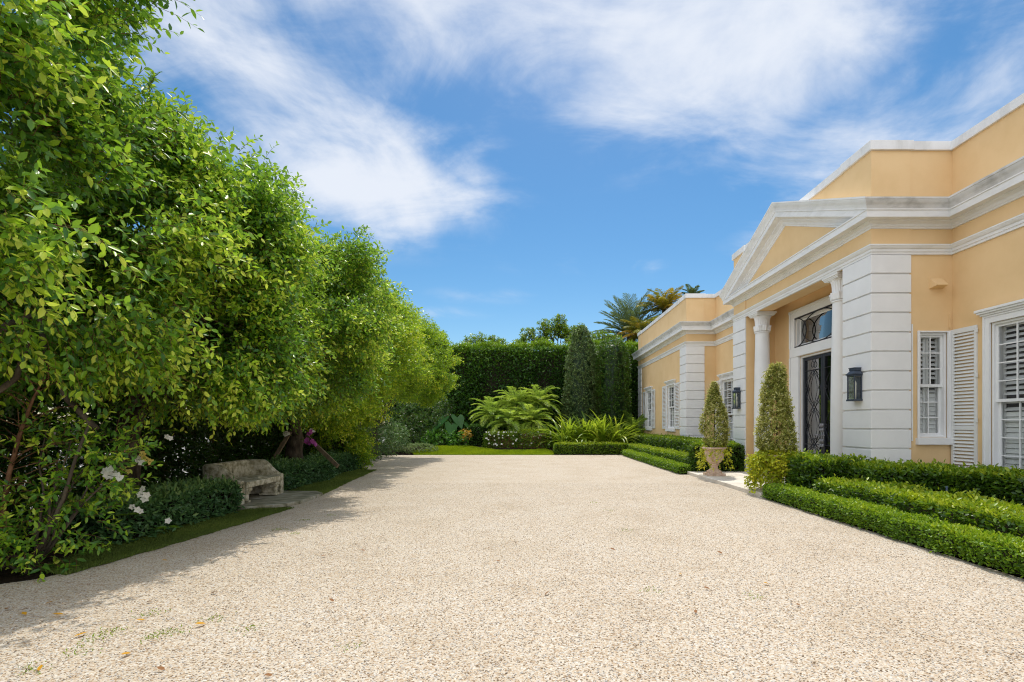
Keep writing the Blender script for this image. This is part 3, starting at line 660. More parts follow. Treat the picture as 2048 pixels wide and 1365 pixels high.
# windows (local: x right as seen from outside, -y outward, z up)
def window(w_, h_, cols, ru, rl, loc, rz, cap=True, casing=0.10, sill=True, blind=True, lower_in=0.05, label=None):
    f = MB(); y0, y1 = -0.035, 0.012
    f.box(-casing, 0.0, y0, y1, 0, h_ + casing); f.box(w_, w_ + casing, y0, y1, 0, h_ + casing); f.box(0.0, w_, y0, y1, h_, h_ + casing)
    f.box(-casing - 0.018, -casing + 0.022, y0 - 0.018, y0 - 0.001, 0, h_ + casing); f.box(w_ + casing - 0.022, w_ + casing + 0.018, y0 - 0.018, y0 - 0.001, 0, h_ + casing)
    J = 0.04   # jamb liner in the reveal
    f.box(0.001, J, 0.013, 0.17, 0, h_); f.box(w_ - J, w_ - 0.001, 0.013, 0.17, 0, h_); f.box(J, w_ - J, 0.013, 0.17, h_ - J, h_ - 0.001); f.box(J, w_ - J, 0.013, 0.17, 0.001, J)
    if cap:
        z = h_ + casing
        for k, (e, d, a, b) in enumerate(((0.02, 0.05, 0.0, 0.035), (0.045, 0.075, 0.0352, 0.07), (0.075, 0.11, 0.0702, 0.105), (0.10, 0.135, 0.1052, 0.15))):
            f.box(-casing - e, w_ + casing + e, -d, 0.01, z + a, z + b)
    if sill: f.box(-casing - 0.03, w_ + casing + 0.03, -0.085, 0.012, -0.13, -0.002)
    o = f.build('window', M['white'], house, world=False, bevel=0.004)
    o.matrix_parent_inverse = Matrix.Translation(house.location).inverted()
    o.location = loc; o.rotation_euler = (0, 0, rz)
    hm = J + (h_ - 2 * J) * rl / (ru + rl)
    def sash(x0, x1, z0, z1, y, nc, nr):
        s = MB(); st = 0.042
        s.box(x0, x0 + st, y, y + 0.035, z0, z1); s.box(x1 - st, x1, y, y + 0.035, z0, z1); s.box(x0 + st, x1 - st, y, y + 0.035, z0, z0 + st + 0.01); s.box(x0 + st, x1 - st, y, y + 0.035, z1 - st, z1)
        gx0, gx1, gz0, gz1 = x0 + st, x1 - st, z0 + st + 0.01, z1 - st
        for i in range(1, nc):
            x = gx0 + (gx1 - gx0) * i / nc; s.box(x - 0.010, x + 0.010, y + 0.004, y + 0.03, gz0, gz1)
        for i in range(1, nr):
            z = gz0 + (gz1 - gz0) * i / nr; s.box(gx0, gx1, y + 0.006, y + 0.028, z - 0.010, z + 0.010)
        ob = s.build('sash', M['white'], o)
        g = MB(); g.quad((gx0, y + 0.017, gz0), (gx1, y + 0.017, gz0), (gx1, y + 0.017, gz1), (gx0, y + 0.017, gz1)); g.build('pane', M['glass'], o)
    sash(J, w_ - J, hm - 0.03, h_ - J, 0.055, cols, ru)
    sash(J, w_ - J, J, hm + 0.02, 0.055 + 0.045, cols, rl)
    if blind:
        b = MB(); y = 0.19; n = int(h_ / 0.095); half = w_ / 2
        for (xa, xb) in ((0.02, half - 0.004), (half + 0.004, w_ - 0.02)):
            b.box(xa, xa + 0.05, y - 0.015, y + 0.015, 0.01, h_ - 0.01); b.box(xb - 0.05, xb, y - 0.015, y + 0.015, 0.01, h_ - 0.01)
            for zz in (0.01, h_ * 0.48, h_ - 0.09): b.box(xa + 0.05, xb - 0.05, y - 0.014, y + 0.014, zz, zz + 0.08)
            for i in range(n):
                z = 0.13 + i * (h_ - 0.2) / n
                if abs(z - h_ * 0.48 - 0.04) < 0.09 or z > h_ - 0.13: continue
                tilt = 0.030 if z > h_ * 0.42 else 0.042; dy = 0.034 if z > h_ * 0.42 else 0.012
                b.add([(xa + 0.05, y - dy, z - tilt), (xb - 0.05, y - dy, z - tilt), (xb - 0.05, y + dy, z + tilt), (xa + 0.05, y + dy, z + tilt)], [(0, 1, 2, 3)])
        b.build('blind', M['white'], o)
    return o
FAC = -PI / 2
window(WIN_WING[1] - WIN_WING[0], WIN_WING[3] - WIN_WING[2], 4, 4, 4, (XW, WIN_WING[1], WIN_WING[2]), FAC)
window(WIN_SIDE[1] - WIN_SIDE[0], WIN_SIDE[3] - WIN_SIDE[2], 2, 3, 3, (WIN_SIDE[0], Y0, WIN_SIDE[2]), 0, cap=False, casing=0.03)
window(WIN_MID[1] - WIN_MID[0], WIN_MID[3] - WIN_MID[2], 3, 4, 4, (XM, WIN_MID[1], WIN_MID[2]), FAC)
window(WIN_F1[1] - WIN_F1[0], WIN_F1[3] - WIN_F1[2], 3, 3, 3, (XF, WIN_F1[1], WIN_F1[2]), FAC, casing=0.07)
window(WIN_F2[1] - WIN_F2[0], WIN_F2[3] - WIN_F2[2], 3, 3, 3, (XF, WIN_F2[1], WIN_F2[2]), FAC, casing=0.07)

def shutter(w_, h_, loc, rz, split=0.28, left=True):
    s = MB(); y0, y1 = -0.05, -0.012; st = 0.055
    s.box(0, st, y0, y1, 0, h_); s.box(w_ - st, w_, y0, y1, 0, h_)
    zs = [0, 0.09, h_ * split, h_ * split + 0.08, h_ - 0.09, h_]
    for a, b in ((0, 1), (2, 3), (4, 5)): s.box(st, w_ - st, y0, y1, zs[a], zs[b])
    for za, zb in ((zs[1], zs[2]), (zs[3], zs[4])):
        n = max(2, int((zb - za) / 0.062))
        for i in range(n):
            z = za + (i + 0.5) * (zb - za) / n; e = 0.026
            s.add([(st, y0 + 0.004, z - e), (w_ - st, y0 + 0.004, z - e), (w_ - st, y1 - 0.004, z + e * 0.55), (st, y1 - 0.004, z + e * 0.55),
                   (st, y0 + 0.004, z - e + 0.009), (w_ - st, y0 + 0.004, z - e + 0.009), (w_ - st, y1 - 0.004, z + e * 0.55 + 0.009), (st, y1 - 0.004, z + e * 0.55 + 0.009)],
                  [(0, 3, 2, 1), (4, 5, 6, 7), (0, 1, 5, 4), (1, 2, 6, 5), (2, 3, 7, 6), (3, 0, 4, 7)])
    o = s.build('shutter', M['shutter'], house, bevel=0.003)
    o.matrix_parent_inverse = Matrix.Translation(house.location).inverted(); o.location = loc; o.rotation_euler = (0, 0, rz)
    for k in range(4):
        z = h_ * (0.05 + 0.3 * k); x = w_ if left else 0.0; g = MB(); g.box(x - 0.012, x + 0.03, y0 - 0.012, y0 - 0.001, z, z + 0.075); g.build('hinge', M['shutter'], o, bevel=0.004)
    return o
shutter(0.54, 2.72, (XW, 9.80, 0.58), FAC + R(2.0), 0.30)
shutter(0.60, 2.70, (XM, 21.24, 0.58), FAC, 0.30); shutter(0.60, 2.70, (XM, 19.24, 0.58), FAC - R(1.5), 0.30, False)
for W_ in (WIN_F1, WIN_F2):
    shutter(0.66, 2.05, (XF, W_[1] + 0.80, W_[2] - 0.02), FAC, 0.3); shutter(0.66, 2.05, (XF, W_[0] - 0.10, W_[2] - 0.02), FAC, 0.3, False)

# entrance: casing, transom, double door
c = MB(); xo = X3 - 0.045
cy0, cy1 = YC - 1.42, YC + 1.42
def cas(y0, y1, z0, z1, x0=xo, x1=X3 + 0.012): c.box(x0, x1, y0, y1, z0, z1)
cas(cy0, DOOR[0], 0.08, 3.365); cas(DOOR[1], cy1, 0.08, 3.365)
cas(cy0 - 0.02, cy1 + 0.02, 3.367, 3.618, xo - 0.012); cas(cy0, TRANS[0], 3.62, 4.45); cas(TRANS[1], cy1, 3.62, 4.45); cas(cy0, cy1, 4.452, 4.66)
cas(cy0 - 0.035, cy0 + 0.03, 0.08, 3.365, xo - 0.02, xo - 0.002); cas(cy1 - 0.03, cy1 + 0.035, 0.08, 3.365, xo - 0.02, xo - 0.002)
cas(cy0 - 0.035, cy0 + 0.03, 3.62, 4.60, xo - 0.02, xo - 0.002); cas(cy1 - 0.03, cy1 + 0.035, 3.62, 4.60, xo - 0.02, xo - 0.002)
cas(cy0 - 0.04, cy1 + 0.04, 4.602, 4.672, xo - 0.03, xo - 0.002); cas(DOOR[0] - 0.05, DOOR[1] + 0.05, 3.37, 3.42, xo - 0.03, xo - 0.014)
# liners in the reveals
c.box(X3 + 0.013, X3 + 0.165, DOOR[0] + 0.001, DOOR[0] + 0.05, 0.08, 3.355); c.box(X3 + 0.013, X3 + 0.165, DOOR[1] - 0.05, DOOR[1] - 0.001, 0.08, 3.355); c.box(X3 + 0.013, X3 + 0.165, DOOR[0] + 0.05, DOOR[1] - 0.05, 3.31, 3.355)
for a, b, z0, z1 in ((TRANS[0] + 0.001, TRANS[0] + 0.05, 3.63, 4.44), (TRANS[1] - 0.05, TRANS[1] - 0.001, 3.63, 4.44), (TRANS[0] + 0.05, TRANS[1] - 0.05, 3.63, 3.68), (TRANS[0] + 0.05, TRANS[1] - 0.05, 4.40, 4.44)):
    c.box(X3 + 0.013, X3 + 0.165, a, b, z0, z1)
c.build('door_frame', M['white'], house, world=True, bevel=0.005)
tr = MB(); xg = X3 - 0.02; a0, a1, z0, z1 = TRANS[0] - 0.02, TRANS[1] + 0.02, 3.64, 4.43
def bar(mb, x, y0, z0_, y1, z1_, r_=0.014): mb.tube([(x, y0, z0_), (x, y1, z1_)], r_, 6)
for p, q in (((a0, z0), (a1, z0)), ((a1, z0), (a1, z1)), ((a1, z1), (a0, z1)), ((a0, z1), (a0, z0))): bar(tr, xg, p[0], p[1], q[0], q[1], 0.02)
ym, zm = (a0 + a1) / 2, (z0 + z1) / 2
tr.tube([(xg, ym + 0.80 * math.cos(t_), zm + (z1 - z0) / 2 * math.sin(t_)) for t_ in np.linspace(0, 2 * PI, 49)], 0.014, 6)
for s in (-1, 1):
    tr.tube([(xg + 0.012, ym + s * (1.2 - 0.55 * math.cos(t_)), zm + (z1 - z0) / 2 * math.sin(t_)) for t_ in np.linspace(-PI / 2, PI / 2, 25)], 0.014, 6)
trn = MB(); trn.box(X3 + 0.10, X3 + 0.13, TRANS[0] + 0.05, TRANS[0] + 0.09, 3.68, 4.40); trn.box(X3 + 0.10, X3 + 0.13, TRANS[1] - 0.09, TRANS[1] - 0.05, 3.68, 4.40)
trn.box(X3 + 0.10, X3 + 0.13, TRANS[0] + 0.09, TRANS[1] - 0.09, 3.68, 3.72); trn.box(X3 + 0.10, X3 + 0.13, TRANS[0] + 0.09, TRANS[1] - 0.09, 4.36, 4.40)
to = trn.build('transom_window', M['white'], house, world=True)
tr.build('grille', M['iron'], to, smooth=True, world=True)
g = MB(); g.quad((X3 + 0.115, TRANS[0] + 0.08, 3.71), (X3 + 0.115, TRANS[1] - 0.08, 3.71), (X3 + 0.115, TRANS[1] - 0.08, 4.37), (X3 + 0.115, TRANS[0] + 0.08, 4.37)); g.build('pane', M['door_glass'], to, world=True)
for s in (-1, 1):
    d = MB(); x0, x1 = X3 + 0.06, X3 + 0.12; ya, yb = YC + s * 0.004, YC + s * 0.925
    lo, hi = min(ya, yb), max(ya, yb); zb, zt = 0.09, 3.305; st = 0.085
    d.box(x0, x1, lo, lo + st, zb, zt); d.box(x0, x1, hi - st, hi, zb, zt); d.box(x0, x1, lo + st, hi - st, zt - st, zt); d.box(x0, x1, lo + st, hi - st, zb, zb + 0.24)
    dr = d.build('door', M['iron'], house, world=True, bevel=0.006)
    g = MB(); g.quad((x0 + 0.04, lo + st, zb + 0.24), (x0 + 0.04, hi - st, zb + 0.24), (x0 + 0.04, hi - st, zt - st), (x0 + 0.04, lo + st, zt - st)); g.build('pane', M['door_glass'], dr, world=True)
    k = MB(); xg = x0 + 0.005; y0_, y1_ = lo + st, hi - st; ym = (y0_ + y1_) / 2; hw = (y1_ - y0_) / 2
    zz0, zz1 = zb + 0.24, zt - st
    for z in (zz1 - 0.28, zz0 + (zz1 - zz0) * 0.22, zz0 + 0.02): bar(k, xg, y0_, z, y1_, z, 0.009)
    za, zc_ = zz0 + (zz1 - zz0) * 0.22, zz1 - 0.28
    for amp in (0.55, 0.95):
        for sg in (-1, 1):
            k.tube([(xg, ym + sg * hw * amp * math.sin(PI * 2 * t_), za + (zc_ - za) * t_) for t_ in np.linspace(0, 1, 41)], 0.008, 6)
            k.tube([(xg, ym + sg * hw * amp * math.sin(PI * t_), zz0 + 0.02 + (za - zz0 - 0.02) * t_) for t_ in np.linspace(0, 1, 25)], 0.008, 6)
    for (yy, z, rr) in ((ym, zz1 - 0.14, 0.075), (ym, za + 0.09, 0.07), (y0_ + 0.05, za + (zc_ - za) * 0.25, 0.05), (y1_ - 0.05, za + (zc_ - za) * 0.25, 0.05), (y0_ + 0.05, za + (zc_ - za) * 0.75, 0.05), (y1_ - 0.05, za + (zc_ - za) * 0.75, 0.05), (ym, zz0 + 0.12, 0.06)):
        k.tube([(xg, yy + rr * math.cos(t_), z + rr * math.sin(t_)) for t_ in np.linspace(0, 2 * PI, 21)], 0.009, 6)
    bar(k, xg, ym, zz1 - 0.065, ym, zz1, 0.008)
    k.build('grille', M['iron'], dr, smooth=True, world=True)
    hnd = MB(); yh = YC + s * 0.045; xh = x0 - 0.012
    hnd.prism([(xh, yh - 0.03), (xh + 0.011, yh - 0.03), (xh + 0.011, yh + 0.03), (xh, yh + 0.03)], 0.98, 1.46)
    for z in (0.96, 1.48): hnd.tube([(xh - 0.004, yh, z - 0.04), (xh - 0.004, yh, z + 0.04)], [0.045, 0.03], 10)
    for z in (1.08, 1.36): hnd.tube([(xh - 0.004, yh, z - 0.05), (xh - 0.004, yh, z), (xh - 0.004, yh, z + 0.05)], [0.02, 0.045, 0.02], 10)
    hnd.tube([(xh, yh, 1.22), (xh - 0.06, yh, 1.22), (xh - 0.065, yh + s * 0.03, 1.22), (xh - 0.06, yh + s * 0.14, 1.23), (xh - 0.055, yh + s * 0.16, 1.215)], [0.014, 0.013, 0.013, 0.011, 0.012], 8)
    hnd.build('handle', M['pewter'], dr, smooth=True, world=True)
# near-black sheet behind the door glass, hall gloom put into its colour, and closed rooms behind the windows
cu = MB(); cu.box(X3 + 0.9, X3 + 0.93, YC - 2.2, YC + 2.2, 0.0, 5.0); cu.build('inner_wall', M['hall_backing'], house, world=True)
# vent hood and storm tracks on the side wall
vh = MB(); vh.add([(7.70, Y0 - 0.001, 4.10), (7.95, Y0 - 0.001, 4.10), (7.95, Y0 - 0.001, 4.30), (7.70, Y0 - 0.001, 4.30), (7.72, Y0 - 0.17, 4.13), (7.93, Y0 - 0.17, 4.13), (7.93, Y0 - 0.17, 4.15), (7.72, Y0 - 0.17, 4.15)],
                  [(0, 3, 2, 1), (4, 5, 6, 7), (0, 1, 5, 4), (1, 2, 6, 5), (2, 3, 7, 6), (3, 0, 4, 7)])
vh.build('vent_hood', M['stucco'], house, world=True)
for x in (7.365, 8.085):
    s_ = MB(); s_.box(x - 0.014, x + 0.014, Y0 - 0.02, Y0 - 0.001, 1.18 if x < 8 else 3.35, 3.42 if x < 8 else 3.62)
    for k in range(7 if x < 8 else 1): s_.box(x - 0.006, x + 0.006, Y0 - 0.026, Y0 - 0.0205, 1.3 + k * 0.33 if x < 8 else 3.5, 1.32 + k * 0.33 if x < 8 else 3.52)
    s_.build('storm_track', M['trim'] if x < 8 else M['stucco'], house, world=True)

# doorstep
d = MB(); d.box(4.80, X3 + 0.05, PA - 0.12, PB - 0.02, -0.03, 0.08); tag(d.build('doorstep', M['paving'], bevel=0.012), 'pale stone doorstep in front of the columns', 'doorstep', kind='structure')

# wall lanterns
def lantern():
    root = thing('wall_lantern', 'larger blue-black wall lantern on the near white quoin pier', 'lantern', group='wall lanterns beside the entrance')
    b = MB(); W, D_, H = 0.115, 0.16, 0.62    # half width, depth; wall plane at x=0, outward -x
    p = 0.010
    for yy in (-W + p, W - p):
        for xx in (-D_ + p, -p - 0.004): b.box(xx - p, xx + p, yy - p, yy + p, 0.035, 0.49)
    b.box(-D_ - 0.012, -0.002, -W - 0.012, W + 0.012, 0.0, 0.034); b.box(-D_ - 0.004, -0.004, -W - 0.004, W + 0.004, 0.4905, 0.515)
    b.build('frame', M['lantern'], root, bevel=0.003)
    t_ = MB(); t_.box(-D_ - 0.02, -0.003, -W - 0.02, W + 0.02, 0.516, 0.54)
    t_.add([(-D_ - 0.012, -W - 0.012, 0.5405), (-0.004, -W - 0.012, 0.5405), (-0.004, W + 0.012, 0.5405), (-D_ - 0.012, W + 0.012, 0.5405), (-D_ + 0.03, -0.075, 0.60), (-0.004, -0.075, 0.60), (-0.004, 0.075, 0.60), (-D_ + 0.03, 0.075, 0.60)],
           [(0, 3, 2, 1), (4, 5, 6, 7), (0, 1, 5, 4), (1, 2, 6, 5), (2, 3, 7, 6), (3, 0, 4, 7)])
    t_.box(-D_ + 0.02, -0.004, -0.085, 0.085, 0.6005, 0.645); t_.box(-D_ + 0.012, -0.004, -0.093, 0.093, 0.6455, 0.66); t_.build('cap', M['lantern'], root, bevel=0.003)
    bp = MB(); bp.box(-0.014, -0.001, -0.07, 0.07, 0.05, 0.48); bp.build('back_plate', M['lantern'], root)
    g = MB(); q = 0.012
    g.quad((-D_ + q, -W + q, 0.035), (-D_ + q, W - q, 0.035), (-D_ + q, W - q, 0.49), (-D_ + q, -W + q, 0.49))
    for yy in (-W + q, W - q): g.quad((-D_ + q, yy, 0.035), (-0.015, yy, 0.035), (-0.015, yy, 0.49), (-D_ + q, yy, 0.49))
    g.build('glass', M['glass'], root)
    for yy in (-0.03, 0.03):
        k = MB(); k.lathe([(0.012, 0.035), (0.014, 0.2), (0.014, 0.30), (0.018, 0.33), (0.012, 0.37), (0.002, 0.40)], -0.08, yy, 12); k.build('candle', M['bulb'], root, smooth=True)
    return root
ln = lantern(); ln.location = (XF - 0.042, 10.155, 1.96)
l2 = copy_tree(ln); l2.location = (XF - 0.042, 15.90, 1.98); l2['label'] = 'smaller-looking blue-black wall lantern on the far pier beside the far column'

# ------------------------------------------------------------------ clipped hedges
def hedge(F, boxes, n_area, L, tone, wr=0.5, detail=1, rough=0.05, depth=0.10, core=True, round_=0.06, tonetop=0.2, seed=0, bottom=0.02, stray=0.03, faces='lrnft', upw=0.5, grow=0.12):
    """boxes: (x0,x1,y0,y1,h) clipped volumes; leaves in sprigs over every face"""
    for (x0, x1, y0, y1, h) in boxes:
        fl = {'l': ((x0, y0, 0), (0, y1 - y0, 0), (0, 0, h), (-1, 0, 0)), 'r': ((x1, y0, 0), (0, y1 - y0, 0), (0, 0, h), (1, 0, 0)), 'n': ((x0, y0, 0), (x1 - x0, 0, 0), (0, 0, h), (0, -1, 0)),
              'f': ((x0, y1, 0), (x1 - x0, 0, 0), (0, 0, h), (0, 1, 0)), 't': ((x0, y0, h), (x1 - x0, 0, 0), (0, y1 - y0, 0), (0, 0, 1))}
        for k in faces:
            o, a, b, nn = [np.array(q, float) for q in fl[k]]
            ar = np.linalg.norm(a) * np.linalg.norm(b); n = max(20, int(ar * n_area))
            s, t = rng.random(n), rng.random(n)
            p = o + a * s[:, None] + b * t[:, None]
            dep = depth * rng.random(n) ** 1.5 - 0.02
            p = p - nn * dep[:, None] + nn * (rough * lump(p, 2.2 / max(0.25, L * 12), seed))[:, None] * 0.6
            # rounded arrises
            cxy = np.array([(x0 + x1) / 2, (y0 + y1) / 2, h * 0.4]); hs = np.array([(x1 - x0) / 2, (y1 - y0) / 2, h * 0.6])
            q = np.abs(p - cxy) / hs; ed = np.sort(q, axis=1)[:, 1]; p = p - (p - cxy) * (round_ * np.clip(ed - 0.8, 0, 1) / 0.2)[:, None] * np.array([0.5 if hs[0] < 2 else 0.06, 0.5 if hs[1] < 2 else 0.06, 0.8])
            keep = p[:, 2] > bottom; p = p[keep]; n = len(p); dep = dep[keep]
            st = rng.random(n) < stray; p[st] += nn * rng.uniform(0, 1.3 * L, (st.sum(), 1)); 
            d = nn * 0.55 + rsph(n) * 0.75 + UP * 0.25
            ln_ = UP * upw + nn * 0.45 + rng.normal(size=(n, 3)) * 0.55
            tn = tone + 0.10 * lump(p, 1.6, seed + 1) + rng.normal(0, 0.15, n) + (tonetop if k == 't' else 0) + grow * np.clip((p[:, 2] / h - 0.75) * 4, 0, 1) - dep * 0.8  # top faces and upper rim toned lighter, sunlight put into leaf colour
            ll = L * rng.uniform(0.7, 1.25, n)
            F.leaves(p, d, ln_, ll, ll * wr, tn, detail, 0.25, 0.12)
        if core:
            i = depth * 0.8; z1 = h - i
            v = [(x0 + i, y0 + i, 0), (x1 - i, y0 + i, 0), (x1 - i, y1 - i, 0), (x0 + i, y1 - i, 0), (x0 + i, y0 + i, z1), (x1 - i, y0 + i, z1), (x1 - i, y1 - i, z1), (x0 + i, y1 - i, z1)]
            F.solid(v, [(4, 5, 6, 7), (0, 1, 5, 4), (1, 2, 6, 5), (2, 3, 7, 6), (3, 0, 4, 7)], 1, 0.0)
def hedge_obj(name, label, cat, mat, boxes, *a, group=None, **k):
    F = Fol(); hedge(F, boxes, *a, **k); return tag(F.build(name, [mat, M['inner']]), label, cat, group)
# near side of the doorstep, three tiers
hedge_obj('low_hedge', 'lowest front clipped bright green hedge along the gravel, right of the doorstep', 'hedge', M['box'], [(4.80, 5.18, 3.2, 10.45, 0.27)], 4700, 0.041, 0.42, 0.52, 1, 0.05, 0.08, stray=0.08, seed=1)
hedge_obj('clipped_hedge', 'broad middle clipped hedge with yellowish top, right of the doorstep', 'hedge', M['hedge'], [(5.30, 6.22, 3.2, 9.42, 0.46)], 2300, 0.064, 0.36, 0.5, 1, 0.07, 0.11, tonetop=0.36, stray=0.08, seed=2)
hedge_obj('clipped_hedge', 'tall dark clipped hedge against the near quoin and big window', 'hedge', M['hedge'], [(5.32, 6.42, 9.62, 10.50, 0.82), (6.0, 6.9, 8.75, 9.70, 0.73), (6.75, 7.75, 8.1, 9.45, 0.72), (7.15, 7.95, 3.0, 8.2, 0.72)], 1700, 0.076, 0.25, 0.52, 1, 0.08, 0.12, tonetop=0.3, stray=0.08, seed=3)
# far side
hedge_obj('low_hedge', 'lowest clipped hedge along the gravel beyond the far urn', 'hedge', M['box'], [(4.55, 4.92, 15.45, 24.6, 0.24)], 2300, 0.052, 0.40, 0.52, 0, 0.04, 0.06, seed=4)
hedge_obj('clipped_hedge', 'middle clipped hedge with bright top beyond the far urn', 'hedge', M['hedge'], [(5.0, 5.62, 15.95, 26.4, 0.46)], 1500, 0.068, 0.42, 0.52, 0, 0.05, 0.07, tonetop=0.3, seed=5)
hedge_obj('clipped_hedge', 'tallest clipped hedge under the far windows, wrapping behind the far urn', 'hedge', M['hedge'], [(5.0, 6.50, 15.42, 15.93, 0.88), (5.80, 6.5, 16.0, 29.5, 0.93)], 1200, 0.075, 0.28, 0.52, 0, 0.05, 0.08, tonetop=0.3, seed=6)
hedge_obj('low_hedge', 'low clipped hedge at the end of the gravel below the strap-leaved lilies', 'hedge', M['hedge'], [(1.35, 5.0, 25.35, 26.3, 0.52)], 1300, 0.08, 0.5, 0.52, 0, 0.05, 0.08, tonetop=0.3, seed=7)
# left side
hedge_obj('shade_hedge', 'blue-green low hedge in front of the stone bench, nearest the camera', 'hedge', M['blue_hedge'], [(-5.85, -5.02, 6.3, 8.95, 0.50)], 1500, 0.08, 0.45, 0.40, 1, 0.11, 0.14, round_=0.12, tonetop=0.2, stray=0.12, seed=8)
hedge_obj('shade_hedge', 'blue-green low hedge beyond the stone bench under the braced trunk', 'hedge', M['blue_hedge'], [(-6.25, -5.42, 11.15, 14.2, 0.56), (-6.4, -5.65, 14.2, 17.4, 0.55)], 1400, 0.085, 0.45, 0.40, 1, 0.11, 0.14, round_=0.12, tonetop=0.2, stray=0.12, seed=9)
# far boundary hedge
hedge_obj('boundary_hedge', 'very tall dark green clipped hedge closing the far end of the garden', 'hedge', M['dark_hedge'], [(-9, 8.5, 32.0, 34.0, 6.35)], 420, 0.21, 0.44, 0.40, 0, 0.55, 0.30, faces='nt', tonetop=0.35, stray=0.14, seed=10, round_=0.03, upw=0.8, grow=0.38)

# ------------------------------------------------------------------ ficus trees on the left
def limb(a, b, sag=0.3, n=7, wob=0.12):
    a, b = Vector(a), Vector(b); out = []
    for i in range(n):
        t = i / (n - 1); p = a.lerp(b, t); p.z += sag * math.sin(PI * t)
        if 0 < i < n - 1: p += Vector((random.uniform(-wob, wob), random.uniform(-wob, wob), random.uniform(-wob, wob) * 0.6))
        out.append(p)
    return out
def ficus(label, base, ells, n_tw, L, mat, k=8, tone=0.34, trunk_r=0.16, seed=0, fresh=0.22, shell=0.4, detail=1, stems=(), wr=0.5, jitter=0.22, lt=(0.22, 0.42), name='ficus_tree', zfront=0.15, nclump=70, cfrac=0.9, csig=0.21, droop=0.25):
    root = thing(name, label, 'tree', (base[0], base[1], 0), 0, 'row of ficus trees along the left of the drive')
    C = np.array(ells)[:, :3]
    # clumps first, then twigs round them
    cp, cd, ck = crown_pts(ells, nclump, 0.7, jitter, seed)
    n1 = int(n_tw * cfrac); i = rng.integers(0, nclump, n1)
    P1 = cp[i] + rng.normal(size=(n1, 3)) * csig * np.array([1, 1, 0.8]); D1 = cd[i] + rsph(n1) * 0.6; dep1 = np.full(n1, 0.9)
    P2, D2, K2 = crown_pts(ells, n_tw - n1, shell, jitter, seed)
    P = np.concatenate([P1, P2]); D = np.concatenate([D1, D2 + rsph(len(P2)) * 0.55]); dep = np.concatenate([dep1, K2])
    D[:, 2] += 0.1
    keep = P[:, 2] > np.where(P[:, 0] > -6.35, zfront + 0.18 * lump(P, 1.5, seed + 9), 0.15); P, D, dep = P[keep], D[keep], dep[keep]
    clumpfresh = rng.random(nclump) < fresh * 1.4
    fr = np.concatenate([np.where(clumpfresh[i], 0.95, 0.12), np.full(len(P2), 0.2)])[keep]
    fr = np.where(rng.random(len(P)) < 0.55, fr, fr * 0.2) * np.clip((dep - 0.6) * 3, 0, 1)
    F = Fol()
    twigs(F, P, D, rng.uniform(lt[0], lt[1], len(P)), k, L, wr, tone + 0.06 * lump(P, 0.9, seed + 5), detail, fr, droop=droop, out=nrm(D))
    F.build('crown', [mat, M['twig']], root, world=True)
    t = MB(); b = Vector((base[0], base[1], -0.05)); top = Vector((base[0] + random.uniform(-.2, .2), base[1] + random.uniform(-.2, .2), base[2]))
    tp = limb(b, top, 0, 6, 0.05)
    t.tube(tp, [trunk_r * (1.35 - 0.5 * q / 5) for q in range(6)], 12)
    for q in range(0, nclump, max(1, nclump // 11)):
        e = Vector(cp[q]) * 0.85 + Vector(C[0]) * 0.15
        if e.z < base[2]: continue
        lp = limb(tp[random.choice((3, 4, 5))], e, 0.25); t.tube(lp, [trunk_r * 0.5 * (1 - 0.85 * z / 6) for z in range(7)], 7)
        for z in range(2):
            e2 = Vector(cp[(q + 3 + z * 5) % nclump])
            if (e2 - lp[3]).length < 2.2: t.tube(limb(lp[3], e2, 0.1, 5, 0.06), [trunk_r * 0.22 * (1 - 0.8 * w_ / 4) for w_ in range(5)], 6)
    for (pts, r0, r1) in stems:
        t.tube(pts, list(np.linspace(r0, r1, len(pts))), 8)
    t.build('trunk', M['bark'], root, smooth=True, world=True)
    return root

T1stems = [([(-6.0, 5.0, 0), (-5.8, 5.0, 1.0), (-5.5, 4.9, 1.5), (-5.0, 5.0, 1.95), (-4.9, 5.05, 2.4)], 0.04, 0.022),
           ([(-5.05, 5.15, 0.0), (-4.9, 5.2, 0.35), (-4.72, 5.2, 0.75), (-4.58, 5.2, 1.2), (-4.5, 5.25, 1.5)], 0.022, 0.012),
           ([(-4.55, 5.4, 1.45), (-4.85, 5.4, 1.75), (-5.0, 5.3, 2.2), (-5.05, 5.3, 2.6)], 0.032, 0.025)]
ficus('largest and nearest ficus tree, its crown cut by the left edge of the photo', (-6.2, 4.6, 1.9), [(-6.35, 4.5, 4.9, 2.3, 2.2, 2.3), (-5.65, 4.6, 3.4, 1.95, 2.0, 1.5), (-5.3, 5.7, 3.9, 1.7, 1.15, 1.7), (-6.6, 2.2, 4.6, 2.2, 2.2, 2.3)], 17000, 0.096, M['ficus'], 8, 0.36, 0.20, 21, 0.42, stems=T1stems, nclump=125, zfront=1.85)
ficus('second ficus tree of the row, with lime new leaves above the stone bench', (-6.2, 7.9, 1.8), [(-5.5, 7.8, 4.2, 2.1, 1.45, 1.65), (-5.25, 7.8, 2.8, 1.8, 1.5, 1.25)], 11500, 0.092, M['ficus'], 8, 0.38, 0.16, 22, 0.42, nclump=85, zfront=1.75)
ficus('third ficus tree of the row, its dark trunk propped by timber braces', (-6.15, 13.6, 1.9), [(-5.45, 10.5, 4.1, 2.15, 1.6, 1.75), (-5.7, 11.9, 3.4, 1.6, 1.5, 1.5), (-5.2, 10.7, 2.85, 1.75, 1.9, 1.2)], 15000, 0.086, M['ficus'], 8, 0.39, 0.19, 23, 0.46, nclump=110, zfront=1.75)
